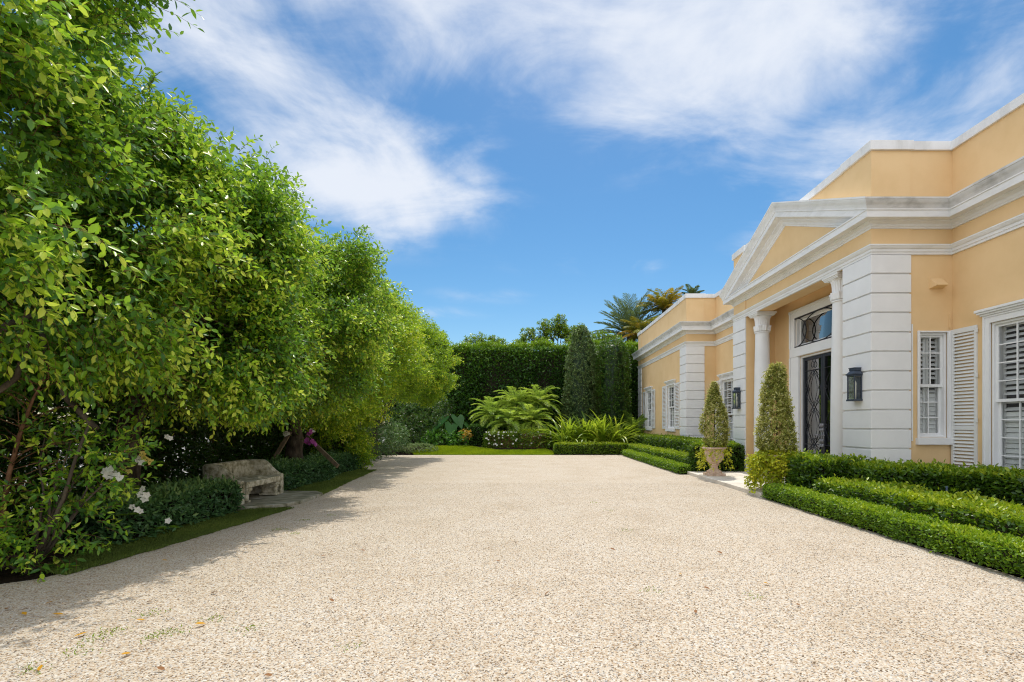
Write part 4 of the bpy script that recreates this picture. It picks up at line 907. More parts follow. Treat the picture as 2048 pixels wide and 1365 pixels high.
ficus('fourth ficus tree of the row, yellow-green and small-leaved, sweeping down to the ground', (-6.3, 17.6, 1.3), [(-5.6, 14.6, 3.95, 2.0, 1.9, 1.65), (-5.5, 17.3, 4.3, 2.0, 2.3, 1.7), (-5.7, 14.9, 2.6, 1.6, 1.9, 1.2), (-6.3, 17.3, 1.5, 0.85, 1.2, 1.45)], 13500, 0.082, M['ficus_small'], 9, 0.46, 0.15, 24, 0.36, shell=0.5, nclump=200, csig=0.18, cfrac=0.72, detail=1, wr=0.56, droop=0.06, jitter=0.13, lt=(0.18, 0.34),
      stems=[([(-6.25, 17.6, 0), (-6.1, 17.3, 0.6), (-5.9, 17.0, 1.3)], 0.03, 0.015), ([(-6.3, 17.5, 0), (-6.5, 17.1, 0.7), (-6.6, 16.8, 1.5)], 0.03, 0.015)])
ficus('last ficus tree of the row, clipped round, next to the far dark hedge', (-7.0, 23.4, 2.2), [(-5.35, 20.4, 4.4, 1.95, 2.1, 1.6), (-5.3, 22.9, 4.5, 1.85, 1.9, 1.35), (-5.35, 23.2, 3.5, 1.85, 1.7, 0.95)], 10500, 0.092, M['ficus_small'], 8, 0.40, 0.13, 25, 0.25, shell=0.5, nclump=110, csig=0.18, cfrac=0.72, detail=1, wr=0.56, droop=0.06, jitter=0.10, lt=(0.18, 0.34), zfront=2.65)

# loose boundary planting behind the trees, thin enough for the street to glint through
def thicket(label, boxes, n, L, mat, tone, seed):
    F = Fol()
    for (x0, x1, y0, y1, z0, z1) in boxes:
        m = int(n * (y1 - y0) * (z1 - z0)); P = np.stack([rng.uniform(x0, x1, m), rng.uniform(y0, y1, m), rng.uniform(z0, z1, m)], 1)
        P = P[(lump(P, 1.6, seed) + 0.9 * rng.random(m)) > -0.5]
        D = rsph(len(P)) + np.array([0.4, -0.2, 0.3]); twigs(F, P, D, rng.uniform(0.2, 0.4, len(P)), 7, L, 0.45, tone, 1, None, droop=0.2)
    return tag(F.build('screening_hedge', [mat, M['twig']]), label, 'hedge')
thicket('loose screening hedge, deep shade put into its leaf colour, behind the ficus trunks and bench', [(-7.9, -6.9, 2.0, 19.5, 0.0, 3.4)], 430, 0.105, M['dark_hedge'], 0.22, 31)  # dark leaf material stands in for the shade under the trees
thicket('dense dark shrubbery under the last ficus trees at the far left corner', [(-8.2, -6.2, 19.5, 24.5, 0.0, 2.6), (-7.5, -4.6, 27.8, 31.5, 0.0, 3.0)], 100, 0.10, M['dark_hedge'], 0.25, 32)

# ------------------------------------------------------------------ understorey at the left
def shrub(name, label, cat, ells, n, L, mat, tone, k=7, wr=0.42, seed=0, shell=0.3, detail=1, stem_base=None, fresh=0.1, group=None, lt=(0.14, 0.28), jitter=0.15):
    c = np.array(ells)[0]
    root = thing(name, label, cat, (c[0], c[1], 0), 0, group)
    P, D, K = crown_pts(ells, n, shell, jitter, seed); F = Fol()
    twigs(F, P, D + rsph(n) * 0.5 + UP * 0.25, rng.uniform(lt[0], lt[1], n), k, L, wr, tone + 0.07 * lump(P, 1.5, seed), detail, np.where(rng.random(n) < fresh, 0.6, 0.0), droop=0.15)
    F.build('foliage', [mat, M['twig']], root, world=True)
    s = MB(); b = stem_base or (c[0], c[1], 0)
    for q in range(0, n, max(1, n // 9)): s.tube(limb(b, P[q], 0.05, 5, 0.05), [0.018, 0.015, 0.012, 0.009, 0.005], 6)
    s.build('stem', M['bark'], root, smooth=True, world=True)
    return root
shrub('young_ficus', 'bright leafy young ficus shrub growing at the near left edge of the gravel', 'shrub', [(-4.95, 5.35, 0.75, 0.55, 0.4, 0.75), (-4.75, 5.6, 1.15, 0.45, 0.35, 0.45), (-5.15, 5.1, 0.3, 0.45, 0.35, 0.35)], 360, 0.085, M['ficus'], 0.50, 7, 0.42, 41, 0.15, stem_base=(-5.1, 5.3, 0), fresh=0.3)
def bare_sapling():
    t = thing('bare_sapling', 'thin reddish bare sapling with side twigs leaning in at the left edge', 'sapling', (-5.35, 5.2, 0))
    s = MB(); pts = [(-5.40, 5.2, 0), (-5.34, 5.2, 0.55), (-5.27, 5.2, 1.0), (-5.16, 5.2, 1.4), (-5.03, 5.2, 1.75), (-4.9, 5.2, 2.0)]
    s.tube(pts, [0.026, 0.024, 0.021, 0.018, 0.013, 0.006], 8); s.build('stem', M['twig'], t, smooth=True, world=True)
    b = MB()
    for i in range(34):
        q = random.uniform(0.25, 0.97) * 5; k = min(4, int(q)); a = Vector(pts[k]).lerp(Vector(pts[k + 1]), q - k); sd_ = random.choice((-1, 1, 1))
        e = a + Vector((sd_ * random.uniform(0.2, 0.55), random.uniform(-0.3, 0.3), random.uniform(0.02, 0.28)))
        b.tube(limb(a, e, 0.03, 4, 0.02), [0.005, 0.004, 0.003, 0.0015], 5)
    b.build('twig', M['twig'], t, smooth=True, world=True)['kind'] = 'stuff'
bare_sapling()

def flower(F, c, face, r, mi, npet=5, tone=0.7):
    """a little open flower: petals in a ring"""
    face = nrm(np.array([face]))[0]; u = nrm(np.cross(face, [0.2, 0.3, 0.9])[None])[0]; w_ = np.cross(face, u)
    a = np.linspace(0, 2 * PI, npet, endpoint=False) + rng.uniform(0, 1); d = u[None] * np.cos(a)[:, None] + w_[None] * np.sin(a)[:, None] + face * 0.18
    n = len(a); F.leaves(np.repeat(c[None], n, 0), d, np.repeat(face[None], n, 0) + rng.normal(size=(n, 3)) * 0.15, r, r * 0.85, tone + rng.normal(0, 0.2, n), 1, 0.08, 0.1, mi)
def orchid(label, base, heads, petal, r=0.036, nleaf=5, group='orchids tied among the ficus stems'):
    b = np.array(base, float); t = thing('orchid', label, 'orchid', tuple(b), 0, group)
    lf = Fol(); a = rng.uniform(0, 6.28, nleaf)
    lf.leaves(np.repeat(b[None], nleaf, 0), np.stack([np.cos(a), np.sin(a), np.full(nleaf, 0.25)], 1), np.repeat(UP[None], nleaf, 0), 0.16, 0.045, np.full(nleaf, 0.5), 1, 0.3, 0.3)
    lf.build('leaf', [M['hedge']], t, world=True)['kind'] = 'stuff'
    st = MB(); hp = [np.array(h, float) for h in heads]; path = [b] + hp
    st.tube([tuple(b), tuple((b + hp[0]) / 2 + np.array([0, 0, 0.06]))] + [tuple(h) for h in hp], 0.003, 5); st.build('stem', M['hedge'], t, world=True)
    for h in hp:
        F = Fol(); flower(F, h, np.array([0.5 + rng.normal() * .3, -0.8, 0.15 + rng.normal() * .2]), r * rng.uniform(0.9, 1.15), 0); F.build('flower', [petal], t, world=True)
def px(u, v, Y): return (((u - 1056) / 1024) * Y, Y, EYE + (849 - v) / 1024 * Y)
def heads(lst, Y): return [px(u, v, Y + rng.uniform(-.04, .04)) for u, v in lst]
orchid('white orchid with a big cluster of blooms above the young ficus shrub', px(212, 925, 5.9), heads([(212, 944), (220, 938), (228, 947), (222, 952), (234, 953), (240, 956), (216, 951)], 5.5), M['petal'], 0.045)
orchid('yellow orchid with an open cluster beside a cream bloom', px(300, 925, 6.3), heads([(285, 908), (288, 915), (295, 921), (301, 924)], 6.0), M['petal_yellow'], 0.04)
orchid('cream orchid pair just left of the yellow orchid cluster', px(268, 905, 6.3), heads([(277, 919), (284, 926)], 6.0), M['petal'], 0.045)
orchid('pale yellow orchid with two blooms to the right of the big white cluster', px(250, 960, 6.1), heads([(246, 937), (256, 944)], 5.8), M['petal_yellow'], 0.036)
orchid('single pink orchid bloom hanging highest of the left orchids', px(240, 885, 6.2), heads([(248, 902)], 6.0), M['petal_pink'], 0.038)
orchid('white orchid of four blooms against the dark gap before the low hedge', px(262, 975, 6.2), heads([(286, 978), (281, 989), (293, 990), (290, 998)], 5.9), M['petal'], 0.045)
orchid('white orchid of three small blooms lowest above the verge', px(258, 1030, 6.1), heads([(264, 1014), (275, 1020), (281, 1023)], 5.9), M['petal'], 0.038)
orchid('lone white bloom among the leaves of the low shaded hedge', px(336, 1055, 6.6), heads([(336, 1042)], 6.35), M['petal'], 0.042)
orchid('small white orchid hanging under the lime leaves left of the bench', px(336, 862, 6.6), heads([(334, 874), (341, 877)], 6.4), M['petal'], 0.034)
orchid('magenta orchid spray tied to the right of the braced trunk', px(610, 880, 13.2), heads([(618, 868), (622, 864), (614, 880), (624, 882), (628, 886), (619, 887), (631, 890), (612, 884)], 13.0), M['petal_purple'], 0.06)
orchid('white orchid clump on top of the left timber brace', px(572, 872, 13.2), heads([(569, 867), (573, 866), (577, 868), (571, 870)], 13.0), M['petal'], 0.055)
orchid('white orchid blooms above the magenta spray on the braced trunk', px(618, 866, 13.2), heads([(622, 860), (627, 863)], 13.0), M['petal'], 0.05)
# timber braces
for (a, b, lab) in ((px(546, 922, 12.6), px(584, 858, 13.4), 'left timber brace leaning against the dark ficus trunk'), (px(660, 918, 12.9), px(612, 872, 13.4), 'right timber brace leaning against the dark ficus trunk')):
    a, b = Vector(a), Vector(b); d = (b - a).normalized(); a = a - d * 0.35
    s = d.cross(Vector((0, 1, 0))).normalized() * 0.05; n = d.cross(s).normalized() * 0.025
    m = MB(); m.add([a - s - n, a + s - n, a + s + n, a - s + n, b - s - n, b + s - n, b + s + n, b - s + n], [(0, 3, 2, 1), (4, 5, 6, 7), (0, 1, 5, 4), (1, 2, 6, 5), (2, 3, 7, 6), (3, 0, 4, 7)])
    tag(m.build('timber_brace', M['brace'], bevel=0.006), lab, 'brace', 'timber braces holding up the trunk')

# ------------------------------------------------------------------ stone bench and slab
def bench():
    t = thing('stone_bench', 'old lichen-stained stone bench with curved back and arms under the ficus trees', 'bench', (-5.5, 9.9, 0))
    ya, yb, xf, xb = 9.12, 10.72, -5.12, -5.92; th = 0.13
    # plan of the shell: near arm front -> back -> far arm front
    def arc(cx, cy, r, a0, a1, n=8): return [(cx + r * math.cos(a0 + (a1 - a0) * i / (n - 1)), cy + r * math.sin(a0 + (a1 - a0) * i / (n - 1))) for i in range(n)]
    r = 0.27
    out = [(xf, ya), (xf - 0.18, ya), (xb + r + 0.1, ya)] + arc(xb + r, ya + r, r, -PI / 2, -PI, 9) + [(xb, (ya + yb) / 2)] + arc(xb + r, yb - r, r, PI, PI / 2, 9) + [(xb + r + 0.1, yb), (xf - 0.18, yb), (xf, yb)]
    ri = r - th
    inn = [(xf, ya + th), (xf - 0.18, ya + th), (xb + r + 0.1, ya + th)] + arc(xb + r, ya + r, ri, -PI / 2, -PI, 9) + [(xb + th, (ya + yb) / 2)] + arc(xb + r, yb - r, ri, PI, PI / 2, 9) + [(xb + r + 0.1, yb - th), (xf - 0.18, yb - th), (xf, yb - th)]
    o2, i2 = [], []
    for j in range(len(out) - 1):
        k = 5 if math.dist(out[j], out[j + 1]) > 0.12 else 1
        for i in range(k):
            t_ = i / k
            o2.append((out[j][0] + (out[j + 1][0] - out[j][0]) * t_, out[j][1] + (out[j + 1][1] - out[j][1]) * t_)); i2.append((inn[j][0] + (inn[j + 1][0] - inn[j][0]) * t_, inn[j][1] + (inn[j + 1][1] - inn[j][1]) * t_))
    out, inn = o2 + [out[-1]], i2 + [inn[-1]]
    L_ = [0]
    for a, b in zip(out, out[1:]): L_.append(L_[-1] + math.dist(a, b))
    def top(s):
        d = min(s, L_[-1] - s); return 0.48 + 0.29 * (1 - math.cos(min(1, d / 0.42) * PI)) / 2
    n = len(out); m = MB(); vs = []
    for i in range(n):
        z = top(L_[i]); ox, oy = out[i]; ix, iy = inn[i]
        e = 0.03
        vs += [(ox, oy, 0.06), (ox, oy, z - e), (ox + (ix - ox) * 0.2, oy + (iy - oy) * 0.2, z), (ix + (ox - ix) * 0.2, iy + (oy - iy) * 0.2, z), (ix, iy, z - e), (ix, iy, 0.06)]
    fs = [[(i * 6 + k, (i + 1) * 6 + k, (i + 1) * 6 + (k + 1), i * 6 + k + 1) for k in range(5)] for i in range(n - 1)]
    fs = [f for g in fs for f in g] + [tuple(range(6)), tuple((n - 1) * 6 + k for k in range(6))[::-1]]
    m.add(vs, fs); m.build('back', M['stone'], t, smooth=True, world=True, autosmooth=50)
    s = MB(); s.prism([(xf + 0.05, ya + th - 0.01), (xf + 0.05, yb - th + 0.01)] + [(x + 0.002, y) for x, y in inn[::-1][1:-1]], 0.34, 0.45); s.build('seat', M['stone'], t, world=True, bevel=0.018)
    for y in (ya + 0.24, yb - 0.28):
        l = MB(); l.box(xf - 0.34, xf + 0.01, y - 0.06, y + 0.10, 0.06, 0.10); l.box(xf - 0.30, xf - 0.02, y - 0.04, y + 0.08, 0.1, 0.22); l.box(xf - 0.33, xf - 0.0, y - 0.055, y + 0.095, 0.22, 0.27); l.box(xf - 0.36, xf + 0.025, y - 0.075, y + 0.115, 0.27, 0.338)
        l.build('leg', M['stone'], t, world=True, bevel=0.012)
bench()
s = MB(); s.prism(wavy([(-5.2, 8.98), (-4.95, 9.0), (-4.45, 9.38), (-4.30, 9.75), (-4.34, 10.85), (-4.6, 11.15), (-5.45, 11.2), (-5.95, 10.9), (-5.98, 9.0), (-5.2, 8.98)], 0.02, 0.16, 8)[:-1], -0.02, 0.05)
tag(s.build('stone_slab', M['slab'], bevel=0.012), 'worn mossy stone slab on the ground under the stone bench', 'slab')

# ------------------------------------------------------------------ urns with topiary
def urn():
    m = MB(); pr = [(0.235, 0.0), (0.235, 0.07), (0.20, 0.075), (0.205, 0.10), (0.20, 0.125), (0.15, 0.15), (0.11, 0.19), (0.095, 0.235), (0.10, 0.27), (0.13, 0.29), (0.135, 0.31), (0.12, 0.325), (0.155, 0.36), (0.20, 0.41), (0.235, 0.48), (0.255, 0.56), (0.265, 0.64), (0.27, 0.70), (0.30, 0.735), (0.325, 0.75), (0.33, 0.775), (0.31, 0.785), (0.27, 0.77), (0.25, 0.70)]
    def mod(j, a): return 0.010 * math.cos(12 * a) if 11 <= j <= 14 else (0.012 * math.cos(5 * a + j * 0.9) * math.sin(3 * a) if 15 <= j <= 17 else 0)
    m.lathe(pr[1:], 0, 0, 72, mod); m.box(-0.235, 0.235, -0.235, 0.235, 0.0, 0.0705)
    return m
def planter(label, loc, h, seed, trailer, lab2, lab3, rad=0.32, pf=(0.72, 0.95, 1.0, 0.80, 0.58, 0.42, 0.18)):
    x, y, z = loc
    u = urn(); tag(u.build('urn', M['terracotta'], smooth=True, autosmooth=38), label, 'urn', 'planted urns on the doorstep').location = loc
    # clipped variegated cone
    t = thing('topiary', lab2, 'topiary', (x, y, z + 0.70), 0, 'variegated topiary cones')
    n = 2300; q = rng.random(n); zz = 0.08 + q * h; f = q
    prof = np.interp(f, [0, 0.08, 0.22, 0.45, 0.7, 0.9, 1.0], pf) * rad
    a = rng.uniform(0, 6.28, n); rr = prof * (0.55 + 0.45 * rng.random(n) ** 0.5)
    P = np.stack([x + rr * np.cos(a), y + rr * np.sin(a), z + 0.70 + zz], 1); P = P + np.stack([np.cos(a), np.sin(a), 0 * a], 1) * (0.11 * lump(P, 3.0, seed))[:, None]
    D = np.stack([np.cos(a), np.sin(a), np.full(n, 0.5)], 1) + rsph(n) * 0.6; F = Fol()
    k = rng.random(n) < np.interp(lump(P, 3.0, seed + 3), [-1, -0.3, 1], [0.22, 0.8, 1]); P, D, f = P[k], D[k], f[k]
    twigs(F, P, D, rng.uniform(0.06, 0.13, len(P)), 6, 0.054, 0.55, 0.42 + 0.12 * f + 0.12 * lump(P, 4, seed + 1), 1, np.where(rng.random(len(P)) < 0.2, 0.5, 0), droop=0.1, tonetip=0.22, rad=0.0018)
    m = 26; aa = rng.uniform(0, 6.28, m); zt = z + 0.70 + h * rng.uniform(0.25, 1.02, m); r0 = np.interp((zt - z - 0.7) / h, [0, 0.22, 1], [0.8, 1, 0.2]) * rad
    Pt = np.stack([x + r0 * np.cos(aa), y + r0 * np.sin(aa), zt], 1); twigs(F, Pt, np.stack([np.cos(aa), np.sin(aa), np.full(m, 0.9)], 1), 0.17, 7, 0.04, 0.55, 0.55, 1, None, droop=0.1, rad=0.002)
    F.build('foliage', [M['topiary'], M['twig']], t, world=True)
    s = MB(); s.tube([(x, y, z + 0.66), (x + 0.01, y, z + 0.7 + h * 0.5), (x, y, z + 0.7 + h * 0.95)], [0.02, 0.012, 0.006], 8); s.build('stem', M['bark'], t, smooth=True, world=True)
    # yellow trailing plant spilling over the rim
    F = Fol(); n = trailer
    a = rng.uniform(0, 6.28, n); a0 = np.stack([np.cos(a), np.sin(a), 0 * a], 1)
    return x, y, z, F, a, a0, lab3
def trailing(pl, reach, fall, tone, ntw, spread_h, L):
    x, y, z, F, a, a0, lab = pl; n = len(a)
    ln_ = fall * rng.random(n) ** 1.2
    c = np.array([x, y, z + 0.80])
    lev = rng.random(n)
    P = c + a0 * (0.20 + reach * lev)[:, None]; P[:, 2] += spread_h * (0.5 - lev) - ln_ * np.clip(lev * 1.5, 0, 1) + rng.normal(0, 0.03, n)
    P = P[P[:, 2] > z + 0.03]; m = len(P)
    twigs(F, P, a0[:m] * 0.6 + rsph(m) * 0.7 + np.array([0, 0, -0.2]), rng.uniform(0.06, 0.12, m), 5, L, 0.75, tone + 0.15 * lump(P, 3, 6), 1, None, droop=0.5, rad=0.0018)
    t = thing('trailing_plant', lab, 'plant', (x, y, z + 0.78), 0, 'yellow trailing plants in the urns'); F.build('foliage', [M['trailer'], M['twig']], t, world=True)
trailing(planter('terracotta urn on the far corner of the doorstep, its carved bowl in view', (5.18, 14.25, 0.08), 1.78, 51, 260, 'dense variegated cone topiary in the far terracotta urn', 'sparse yellow trailing plant hanging from the far urn rim'), 0.24, 0.55, 0.55, 5, 0.10, 0.048)
trailing(planter('terracotta urn at the near edge of the doorstep, hidden by yellow trailing leaves', (5.30, 10.92, 0.08), 1.90, 52, 1700, 'taller looser variegated cone topiary in the near urn by the door', 'thick yellow-green trailing plant burying the near urn', 0.30, (0.70, 0.95, 1.0, 0.86, 0.74, 0.66, 0.40)), 0.36, 0.62, 0.50, 5, 0.22, 0.062)

# small irrigation stake between the near hedges
s = MB(); s.tube([(6.42, 7.85, 0), (6.42, 7.85, 0.40)], 0.010, 8); s.tube([(6.42, 7.85, 0.40), (6.42, 7.85, 0.53)], 0.014, 10); s.tube([(6.42, 7.85, 0.53), (6.42, 7.85, 0.55)], [0.018, 0.015], 10)
tag(s.build('sprinkler_riser', M['metal_post'], smooth=True, autosmooth=40), 'thin blue-grey sprinkler riser between the two near hedges', 'sprinkler')

# ------------------------------------------------------------------ far garden
def conifer(name, label, cx, cy, prof, n, L, mat, tone, seed, wr=0.45):
    t = thing(name, label, 'tree', (cx, cy, 0))
    q = rng.random(n); Z = np.array([p[1] for p in prof]); Rr = np.array([p[0] for p in prof])
    zz = Z[0] + (Z[-1] - Z[0]) * q; rad = np.interp(zz, Z, Rr)
    a = rng.uniform(0, 6.28, n); rr = rad * (0.72 + 0.28 * rng.random(n) ** 0.6)
    P = np.stack([cx + rr * np.cos(a), cy + rr * np.sin(a), zz], 1); P += np.stack([np.cos(a), np.sin(a), 0 * a], 1) * (0.10 * lump(P, 1.8, seed))[:, None]
    D = np.stack([np.cos(a), np.sin(a), np.full(n, 0.9)], 1) + rsph(n) * 0.5; F = Fol()
    twigs(F, P, D, rng.uniform(0.12, 0.26, n), 6, L, wr, tone + 0.1 * lump(P, 1.5, seed + 1), 0, np.where(rng.random(n) < 0.1, 0.4, 0), droop=0.05, rad=0.004)
    m = 24; V = []; Fc = []
    for j, (r_, z_) in enumerate(prof):
        for k in range(m): V.append((cx + 0.72 * r_ * math.cos(2 * PI * k / m), cy + 0.72 * r_ * math.sin(2 * PI * k / m), z_ * 0.97))
    for j in range(len(prof) - 1):
        for k in range(m): Fc.append((j * m + k, j * m + (k + 1) % m, (j + 1) * m + (k + 1) % m, (j + 1) * m + k))
    F.solid(V, Fc, 0, 0.0)
    F.build('crown', [mat, M['twig']], t, world=True)
    s = MB(); s.tube([(cx, cy, -0.05), (cx, cy, 1.5)], [0.12, 0.1], 10); s.build('trunk', M['bark'], t, smooth=True, world=True)
def at(u, v, Y): return px(u, v, Y)
cX = (1163 - 1056) * 30.0 / 1024
conifer('cone_tree', 'grey-green tapering cone-shaped tree against the far hedge', cX, 30.0, [(0.80, 0.15), (1.02, 1.2), (0.98, 2.8), (0.86, 4.6), (0.62, 6.0), (0.36, 6.8), (0.06, 7.15)], 3600, 0.11, M['cone'], 0.52, 61)
cX = (1225 - 1056) * 29.5 / 1024
conifer('column_tree', 'dark green flat-topped columnar tree beside the grey-green cone tree', cX, 29.6, [(0.72, 0.15), (0.88, 0.8), (0.90, 3.0), (0.88, 5.2), (0.76, 5.9), (0.4, 6.25), (0.05, 6.3)], 3200, 0.11, M['dark_hedge'], 0.45, 62)

def frond(F, base, az, el, ln, arch, nl, ll, lw, tone, mi=0, smi=1, lift=0.35, droopy=0.3, tw=0.0, rr=0.012):
    """one feather frond: arching rachis with leaflets both sides"""
    n = 9; pts = [np.array(base, float)]; e = el; h = np.array([math.cos(az), math.sin(az), 0])
    for i in range(n):
        e2 = e - arch * (0.5 + 0.16 * max(0.0, el)) * (i / n) ** 1.2 * 1.3; pts.append(pts[-1] + (h * math.cos(e2) + UP * math.sin(e2)) * ln / n)
    pts = np.array(pts); F.segs(pts[:-1], pts[1:], rr, rr * 0.6, smi)
    s = np.linspace(0.14, 0.99, nl); idx = s * n; i0 = np.minimum(idx.astype(int), n - 1); fr = (idx - i0)[:, None]
    P = pts[i0] * (1 - fr) + pts[i0 + 1] * fr; T = nrm(pts[i0 + 1] - pts[i0]); side = nrm(np.cross(T, UP) + 1e-6); upn = nrm(np.cross(side, T))
    prof = np.sin(np.clip(s * 0.9 + 0.08, 0, 1) * PI) ** 0.55
    for sg in (-1, 1):
        d = side * sg * 0.85 + T * (0.45 + 0.45 * s[:, None]) + upn * lift - UP * droopy + rng.normal(size=(nl, 3)) * 0.08
        F.leaves(P, d, upn + rng.normal(size=(nl, 3)) * 0.2 + side * sg * 0.2, ll * prof * rng.uniform(0.85, 1.1, nl), lw, tone + rng.normal(0, 0.08, nl), 1, 0.1, 0.25, mi)
def palm(name, label, base, trunk_h, nf, ln, nl, ll, lw, mat, tone, el=(0.1, 1.35), arch=1.2, tr=0.07, tonevar=0.15, group=None, lean=(0, 0), tonedown=0.0, droopy=0.3):
    t = thing(name, label, 'palm', base, 0, group); top = np.array([base[0] + lean[0], base[1] + lean[1], base[2] + trunk_h]); F = Fol()
    for i in range(nf):
        q = (i + 0.5) / nf; az = i * 2.39996 + rng.uniform(-0.2, 0.2); e = el[0] + (el[1] - el[0]) * q ** 0.9
        frond(F, top + np.array([0, 0, 0.05 * q]), az, e, ln * rng.uniform(0.85, 1.08), arch * rng.uniform(0.85, 1.15), nl, ll, lw, tone + rng.normal(0, tonevar) + tonedown * (0.5 - q), droopy=droopy)
    F.build('crown', [mat, mat], t, world=True)
    s = MB(); pts = [(base[0] + lean[0] * k / 8, base[1] + lean[1] * k / 8, base[2] - 0.05 + (trunk_h + 0.05) * k / 8) for k in range(9)]
    s.tube(pts, [tr * (1.15 + 0.12 * (k % 2)) for k in range(9)], 10); s.build('trunk', M['bark'], t, smooth=True, world=True)
PG = 'pygmy date palms in the far bed'
for (u, v, Y, lab, ln_, tl) in ((985, 822, 29.2, 'leftmost pygmy date palm, fronds reaching towards the last ficus', 1.55, 0.50), (1018, 838, 28.4, 'front pygmy date palm, lowest crown in the clump', 1.45, 0.60),
                       (1032, 800, 29.6, 'tall middle pygmy date palm with the brightest crown', 1.5, 0.70), (1062, 835, 28.6, 'right front pygmy date palm with yellowish fronds', 1.4, 0.68), (1078, 797, 30.0, 'tallest pygmy date palm, at the right rear of the clump', 1.5, 0.60)):
    p = px(u, v, Y); palm('pygmy_palm', lab, (p[0], p[1], 0), p[2] - 0.32, 30, ln_ * 1.1, 38, 0.36, 0.020, M['palm'], tl + 0.12, (-0.35, 1.4), 1.75, 0.075, 0.2, PG, droopy=0.10)
# palms beyond the house
p = px(1262, 672, 40); palm('date_palm', 'large grey-green date palm rising behind the far hedge', (p[0], p[1], 0), p[2], 64, 3.6, 40, 0.60, 0.032, M['grey_palm'], 0.5, (-0.3, 1.45), 0.7, 0.28, 0.14, droopy=0.05)
GP = 'golden palms behind the far end of the house'
p = px(1328, 622, 39); palm('golden_palm', 'orange and yellow feather palm, taller one above the far parapet', (p[0], p[1], 0), p[2], 24, 2.2, 40, 0.55, 0.045, M['gold_palm'], 0.48, (0.2, 1.5), 1.15, 0.12, 0.28, GP, tonedown=0.5, droopy=0.5)
p = px(1283, 668, 37); palm('golden_palm', 'yellow-green feather palm, lower one left of the parapet end', (p[0], p[1], 0), p[2], 22, 1.9, 40, 0.5, 0.045, M['gold_palm'], 0.38, (-0.3, 1.4), 1.4, 0.12, 0.25, GP, tonedown=0.4, droopy=0.6)
p = px(1384, 596, 40); palm('golden_palm', 'green palm top just showing over the far parapet corner', (p[0], p[1], 0), p[2], 14, 1.1, 30, 0.35, 0.05, M['grey_palm'], 0.5, (0.2, 1.5), 1.0, 0.10, 0.1, GP)

# strap-leaved lilies
def lily(label, x, y, n, h, sp, tone):
    t = thing('spider_lily', label, 'lily', (x, y, 0), 0, 'strap-leaved lilies behind the low hedge'); F = Fol()
    for i in range(n):
        az = rng.uniform(0, 6.28); e = rng.uniform(0.55, 1.4); ln_ = h * rng.uniform(0.75, 1.15); w_ = rng.uniform(0.042, 0.07); m = 8; c = np.array([x + rng.normal(0, sp), y + rng.normal(0, sp * 0.6), 0.30])
        hd = np.array([math.cos(az), math.sin(az), 0]); sd_ = np.array([-math.sin(az), math.cos(az), 0]); V = []; arch = rng.uniform(0.8, 1.9) * (1.5 - e * 0.6)
        p_ = c.copy()
        for k in range(m + 1):
            q = k / m; ww = w_ * (0.6 + 0.9 * q) * (1 - q) ** 0.55 * 1.2 + 0.002; ee = e - arch * q ** 1.6
            up_ = -hd * math.sin(ee) + UP * math.cos(ee); V += [p_ - sd_ * ww + up_ * ww * 0.35, p_.copy(), p_ + sd_ * ww + up_ * ww * 0.35]
            p_ = p_ + (hd * math.cos(ee) + UP * math.sin(ee)) * ln_ / m
        Fc = []
        for k in range(m): Fc += [(k * 3, k * 3 + 1, k * 3 + 4, k * 3 + 3), (k * 3 + 1, k * 3 + 2, k * 3 + 5, k * 3 + 4)]
        F.raw(np.array(V), [np.array(Fc)], np.clip(tone + rng.normal(0, 0.2), 0, 1) + np.zeros(len(V)), 0)
    F.build('leaf', [M['lily']], t, world=True)['kind'] = 'stuff'
for (u, Y, n, h, lab, tn) in ((1135, 27.0, 70, 1.9, 'leftmost strap-leaved lily clump, arching towards the white flowers', 0.45), (1172, 27.3, 80, 2.15, 'second strap-leaved lily clump from the left, upright', 0.40), (1205, 26.9, 80, 2.1, 'third strap-leaved lily clump from the left, brightest', 0.50), (1236, 27.1, 70, 1.8, 'rightmost strap-leaved lily clump, nearest the house hedge', 0.55)):
    lily(lab, (u - 1056) * Y / 1024, Y, n, h, 0.16, tn)

# white-flowered bed hedge and dark box behind
def flower_hedge():
    t = thing('flowering_shrub', 'rounded low shrub hedge dotted with white flowers at the lawn edge', 'shrub', (-0.4, 27.6, 0))
    F = Fol(); hedge(F, [(-2.3, -0.6, 27.3, 28.3, 0.82), (-0.65, 1.25, 27.15, 28.4, 0.92)], 900, 0.10, 0.48, 0.45, 0, 0.12, 0.12, round_=0.25, tonetop=0.2, stray=0.15, seed=71)
    F.build('foliage', [M['hedge'], M['twig']], t, world=True)
    F = Fol()
    for i in range(80):
        x = rng.uniform(-2.3, 1.25); top = rng.random() < 0.5; c = np.array([x, 27.2 + (rng.uniform(0, 0.6) if top else rng.uniform(-0.1, 0.05)), (0.86 if top else rng.uniform(0.15, 0.8))])
        flower(F, c, np.array([rng.normal() * .3, -0.8, 0.5]), rng.uniform(0.04, 0.07), 0)
    F.build('flower', [M['petal']], t, world=True)['kind'] = 'stuff'; t.location.z = 0.22
flower_hedge()
hedge_obj('box_hedge', 'dark clipped box hedge under the pygmy palms behind the white flowers', 'hedge', M['dark_hedge'], [(-3.3, -1.55, 28.45, 29.6, 1.42), (-1.5, 1.9, 29.0, 30.0, 1.25)], 900, 0.09, 0.36, 0.5, 0, 0.06, 0.1, seed=72, tonetop=0.1)
shrub('ground_cover', 'low rounded clipped light green mound at the left end of the lawn', 'shrub', [(-5.7, 26.3, 0.20, 1.05, 0.75, 0.30)], 700, 0.06, M['cone'], 0.75, 6, 0.6, 73, 0.6, 0, jitter=0.05, lt=(0.05, 0.1))
